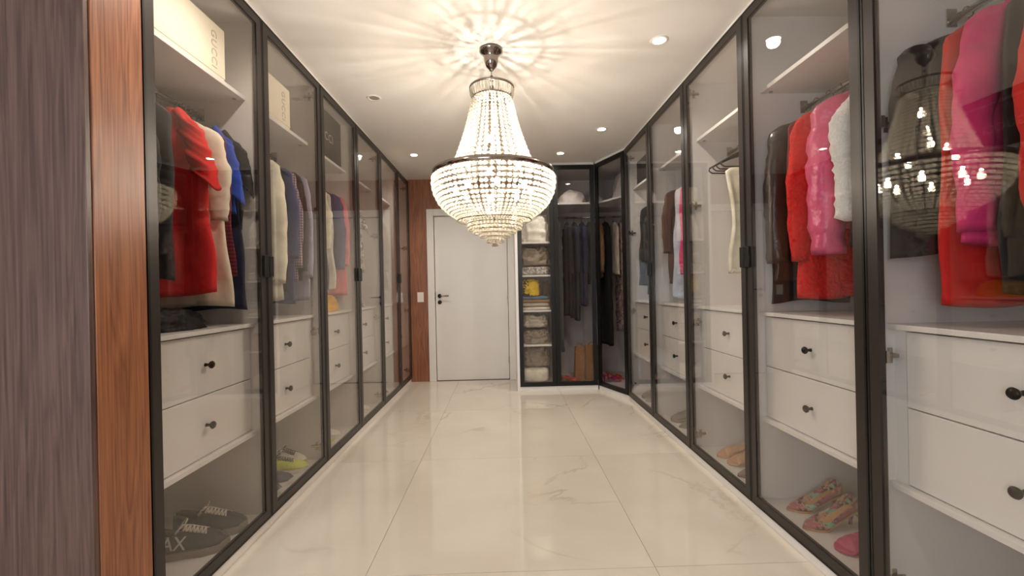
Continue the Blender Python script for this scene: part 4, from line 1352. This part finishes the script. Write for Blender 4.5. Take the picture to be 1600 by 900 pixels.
# ------------------------------------------------------------------ shoes (local: heel at x = 0, toe along +x)
def shoe(name, label, loc, rz, upper, sole, kind='sneaker', length=0.28, lace=None, inner=None, group=None, logo=None, sx=1.0, sz=1.0):
    W_ = {'sneaker': [(0, .020), (.04, .031), (.2, .036), (.45, .038), (.7, .049), (.86, .043), (.95, .028), (1, .008)],
          'pump': [(0, .018), (.05, .028), (.2, .030), (.45, .030), (.68, .040), (.85, .028), (.95, .012), (1, .003)],
          'mule': [(0, .020), (.05, .029), (.2, .030), (.45, .031), (.7, .044), (.88, .040), (.96, .026), (1, .010)]}[kind]
    lift = {'sneaker': [(0, .020), (1, .020)], 'pump': [(0, .072), (.15, .066), (.45, .030), (.66, .006), (1, .008)], 'mule': [(0, .082), (.15, .076), (.45, .036), (.66, .008), (1, .010)]}[kind]
    H = {'sneaker': [(0, .070), (.08, .074), (.3, .055), (.42, .070), (.5, .066), (.65, .052), (.8, .038), (.93, .024), (1, .006)],
         'pump': [(0, .056), (.08, .055), (.25, .036), (.45, .030), (.66, .030), (.75, .034), (.9, .022), (1, .005)],
         'mule': [(0, .006), (.3, .006), (.48, .008), (.56, .040), (.7, .044), (.82, .030), (.84, .008), (1, .004)]}[kind]
    GAP = {'sneaker': [(0, .55), (.1, .70), (.3, .74), (.42, .50), (.5, .32), (1, .40)], 'pump': [(0, .70), (.1, .86), (.6, .88), (.70, .66), (.75, .4), (1, .4)], 'mule': [(0, .8), (.5, .8), (.56, .45), (.82, .45), (.84, .8), (1, .8)]}[kind]
    DEEP = {'sneaker': [(0, .030), (.08, .050), (.34, .040), (.43, .012), (.48, -.004), (1, -.004)], 'pump': [(0, .045), (.08, .050), (.25, .031), (.6, .026), (.72, .020), (.76, -.004), (1, -.002)],
            'mule': [(0, .002), (.5, .002), (.56, -.004), (.82, -.004), (.84, .002), (1, .002)]}[kind]
    m = MB()
    rings = []
    N = 40
    for k in range(N + 1):
        s = k / N
        w, b, h = lerp_tab(W_, s), lerp_tab(lift, s), lerp_tab(H, s)
        g = w * lerp_tab(GAP, s)
        d = lerp_tab(DEEP, s)
        half = [(-0.80 * w, 0), (-1.0 * w, .22 * h), (-1.02 * w, .45 * h), (-(0.55 * w + 0.47 * g), .78 * h), (-g, h), (-g * 0.93, h - d * 0.5), (-g * 0.85, h - d)]
        pts = half + [(0, h - d + (0.004 if d < 0 else 0))] + [(-y, z) for y, z in reversed(half)]
        x = s * length
        rings.append([(x, y * sx, b + z) for y, z in pts])
    m.loft(rings)
    o = m.build(name, upper, None, True)
    o.location = loc
    o.rotation_euler = (0, 0, rz)
    o.scale = (1, 1, sz)
    tag(o, label, 'shoe', group)
    # sole
    sm = MB()
    rings = []
    for k in range(N + 1):
        s = k / N
        w, b = lerp_tab(W_, s) * (1.10 if kind == 'sneaker' else 0.98), lerp_tab(lift, s)
        x = s * length * 1.012 - 0.002
        if kind == 'sneaker':
            z0, z1 = (0.006 if s > .95 or s < .03 else 0.0), 0.024 + (0.006 if s > .9 else 0)
        else:
            z0, z1 = max(0.0, b - 0.006), b + 0.002
        rings.append([(x, -w * sx, z0), (x, -w * 1.02 * sx, (z0 + z1) / 2), (x, -w * sx, z1), (x, w * sx, z1), (x, w * 1.02 * sx, (z0 + z1) / 2), (x, w * sx, z0)])
    sm.loft(rings)
    sm.build('sole', sole, o)
    if kind != 'sneaker':
        hm = MB()
        hh = lift[0][1]
        rings = []
        for t, r in ((0, .018), (.3, .012), (.7, .007), (1, .0065)):
            cxp = 0.022 + 0.006 * t
            rings.append([(cxp + r * 1.1 * math.cos(2 * PI * i / 10), r * math.sin(2 * PI * i / 10), (hh - 0.002) * (1 - t)) for i in range(10)])
        hm.loft(rings)
        hm.build('heel', upper, o, True)
    if inner:
        im = MB()
        rings = []
        for k in range(2, 31):
            s = k / N
            w, b, h, d = lerp_tab(W_, s), lerp_tab(lift, s), lerp_tab(H, s), lerp_tab(DEEP, s)
            if d < 0.001:
                break
            g = w * lerp_tab(GAP, s) * 0.84
            rings.append([(s * length, -g, b + h - d + .0005), (s * length, -g, b + h - d + .002), (s * length, g, b + h - d + .002), (s * length, g, b + h - d + .0005)])
        im.loft(rings)
        im.build('insole', inner, o)
    if lace:
        for k in range(6):
            s = 0.44 + 0.048 * k
            zt = lerp_tab(lift, s) + lerp_tab(H, s) + 0.004
            s2 = s + 0.040
            zt2 = lerp_tab(lift, s2) + lerp_tab(H, s2) + 0.004
            for dr in (1, -1):
                MB().tube([(s * length, -0.024 * dr, zt - 0.006), ((s + s2) / 2 * length, 0, (zt + zt2) / 2 + 0.004), (s2 * length, 0.024 * dr, zt2 - 0.006)], 0.0042, 6).build('lace', lace, o, True)
        zb = lerp_tab(lift, .42) + lerp_tab(H, .42) + 0.006
        for dr in (1, -1):
            pts = [(0.43 * length + 0.02 * math.sin(a) * 0.6 - 0.012 * math.sin(a / 2), dr * (0.034 * math.sin(a / 2) + 0.004), zb + 0.012 * math.sin(a)) for a in [2 * PI * i / 14 for i in range(15)]]
            MB().tube(pts, 0.0030, 6).build('lace_bow', lace, o, True)
        tg = MB()
        tr = []
        for k in range(8):
            s = 0.34 + 0.02 * k
            zt = lerp_tab(lift, .44) + lerp_tab(H, .44) + 0.010 * (1 - k / 7) ** 1.2 + 0.001
            tr.append([(s * length, -0.021, zt - 0.006), (s * length, 0, zt), (s * length, 0.021, zt - 0.006), (s * length, 0.0, zt - 0.008)])
        tg.loft(tr)
        tg.build('tongue', upper, o, True)
    if logo:
        mw = Matrix.Translation((0.345 * length, -0.0445, 0.054)) @ Matrix.Rotation(math.radians(90 - 14), 4, 'X') @ Matrix.Rotation(math.radians(-6), 4, 'Z')
        text_mesh('side_lettering', logo, 0.062, 'printwhite', o, mw, 0.0022)
    return o


ZF = Z_FLOOR + 0.0005
D = math.radians
shoe('sneaker', 'charcoal sneaker with white side letters and beige laces', (-1.49, 1.80, ZF), D(20), 'sneaker_black', 'sole_grey', lace='lace', logo='AX', length=0.285, sx=1.15, sz=1.22)
shoe('sneaker', 'charcoal sneaker behind the one with visible side letters', (-1.50, 1.955, ZF), D(16), 'sneaker_black', 'sole_grey', lace='lace', length=0.285, sx=1.15, sz=1.22)
shoe('sneaker', 'neon yellow running sneaker with black straps', (-1.505, 2.60, ZF), D(16), 'neon', 'sole_white', lace='velvet', length=0.28, sx=1.1)
shoe('sneaker', 'white and neon sneaker lying behind the neon yellow one', (-1.535, 2.768, ZF), D(0), 'white', 'neon', lace='velvet', length=0.25, sx=1.0)
shoe('sneaker', 'navy knit sneaker beside the neon yellow one', (-1.495, 2.42, ZF), D(18), 'navyshoe', 'sole_white', length=0.27, sx=1.1)
shoe('sneaker', 'navy knit sneaker nearest the partition, mate of the one by the neon shoe', (-1.495, 2.29, ZF), D(18), 'navyshoe', 'sole_white', length=0.27, sx=1.1)
shoe('sneaker', 'white sneaker with brown leather panels', (-1.505, 3.16, ZF), D(20), 'white', 'sole_white', lace='brownstrap', length=0.27)
shoe('sneaker', 'olive print sneaker beside the white and brown one', (-1.495, 3.02, ZF), D(14), 'olive', 'sole_white', lace='lace', length=0.27)
shoe('sneaker', 'pale pink sneaker with red laces under the leaf print blouse', (-1.495, 3.84, ZF), D(18), 'pinkshoe', 'sole_white', lace='redshoe', length=0.27)
shoe('sneaker', 'pale pink sneaker with white laces, mate of the red-laced one', (-1.495, 3.70, ZF), D(14), 'pinkshoe', 'sole_white', lace='lace', length=0.27)
shoe('sneaker', 'taupe suede sneaker under the yellow dress', (-1.495, 4.46, ZF), D(14), 'taupeshoe', 'sole_white', length=0.27)
shoe('sneaker', 'dark sneaker on the cabinet floor by the wood wall', (-1.495, 5.1, ZF), D(14), 'sneaker_black', 'sole_grey', length=0.27)
# right row, toes towards the aisle
shoe('pump', 'multicoloured snakeskin pump standing behind its mate', (1.60, 2.045, ZF), D(180 + 3), 'snake', 'insole_tan', 'pump', 0.265, inner='insole_tan', sx=1.15)
shoe('pump', 'multicoloured snakeskin pump with heel beside a lime shoe', (1.565, 1.905, ZF), D(180 + 7), 'snake', 'insole_tan', 'pump', 0.265, inner='insole_tan', sx=1.15)
shoe('flat_shoe', 'lime green shoe behind the snakeskin pumps', (1.812, 1.975, ZF), D(180), 'olive', 'olive', 'sneaker', 0.2)
shoe('mule', 'magenta satin mule on the cabinet floor near the lime shoe', (1.58, 1.735, ZF), D(180 + 6), 'magenta', 'magenta', 'mule', 0.255, inner='insole_tan', sx=1.1)
shoe('mule', 'magenta satin mule farther from the lime shoe', (1.59, 1.615, ZF), D(180 + 6), 'magenta', 'magenta', 'mule', 0.255, inner='insole_tan', sx=1.1)
shoe('mule', 'tan open-toe mule standing farther from the dark brown pump', (1.585, 2.715, ZF), D(180 + 8), 'nude', 'nude', 'mule', 0.26, sx=1.1)
shoe('mule', 'tan open-toe mule between its mate and a dark brown pump', (1.59, 2.60, ZF), D(180 + 8), 'nude', 'nude', 'mule', 0.26, sx=1.1)
shoe('pump', 'dark brown pump near the tan mules', (1.56, 2.40, ZF), D(180), 'brownstrap', 'brownstrap', 'pump', 0.26)
shoe('sneaker', 'grey suede shoe on the cabinet floor under the pale blue shirt', (1.585, 3.42, ZF), D(180 + 5), 'greyshoe', 'greyshoe', 'sneaker', 0.27)
shoe('pump', 'grey suede pump beside the grey flat shoe', (1.575, 3.27, ZF), D(180 + 5), 'greyshoe', 'greyshoe', 'pump', 0.26)
shoe('sneaker', 'taupe suede shoe on the cabinet floor beside the angled door', (1.58, 4.14, ZF), D(180 + 5), 'taupeshoe', 'taupeshoe', 'sneaker', 0.27)
shoe('sneaker', 'taupe suede shoe, mate of the one beside the angled door', (1.58, 4.02, ZF), D(180 + 5), 'taupeshoe', 'taupeshoe', 'sneaker', 0.27)
# red shoes in the corner wardrobe
shoe('mule', 'orange red sandal in front of the slim kraft bag', (0.62, YF + 0.075, ZF), D(2), 'redshoe', 'redshoe', 'mule', 0.24)
shoe('mule', 'orange red sandal beside the linen cupboard partition', (0.60, YF + 0.19, ZF), D(2), 'redshoe', 'redshoe', 'mule', 0.18)
shoe('mule', 'deep red sandal seen through the angled door', (1.10, YF + 0.07, ZF), D(4), 'magenta', 'magenta', 'mule', 0.22)
shoe('mule', 'orange red sandal behind the angled door beside the yellow box', (1.17, YF + 0.2, ZF), D(-8), 'redshoe', 'redshoe', 'mule', 0.22)
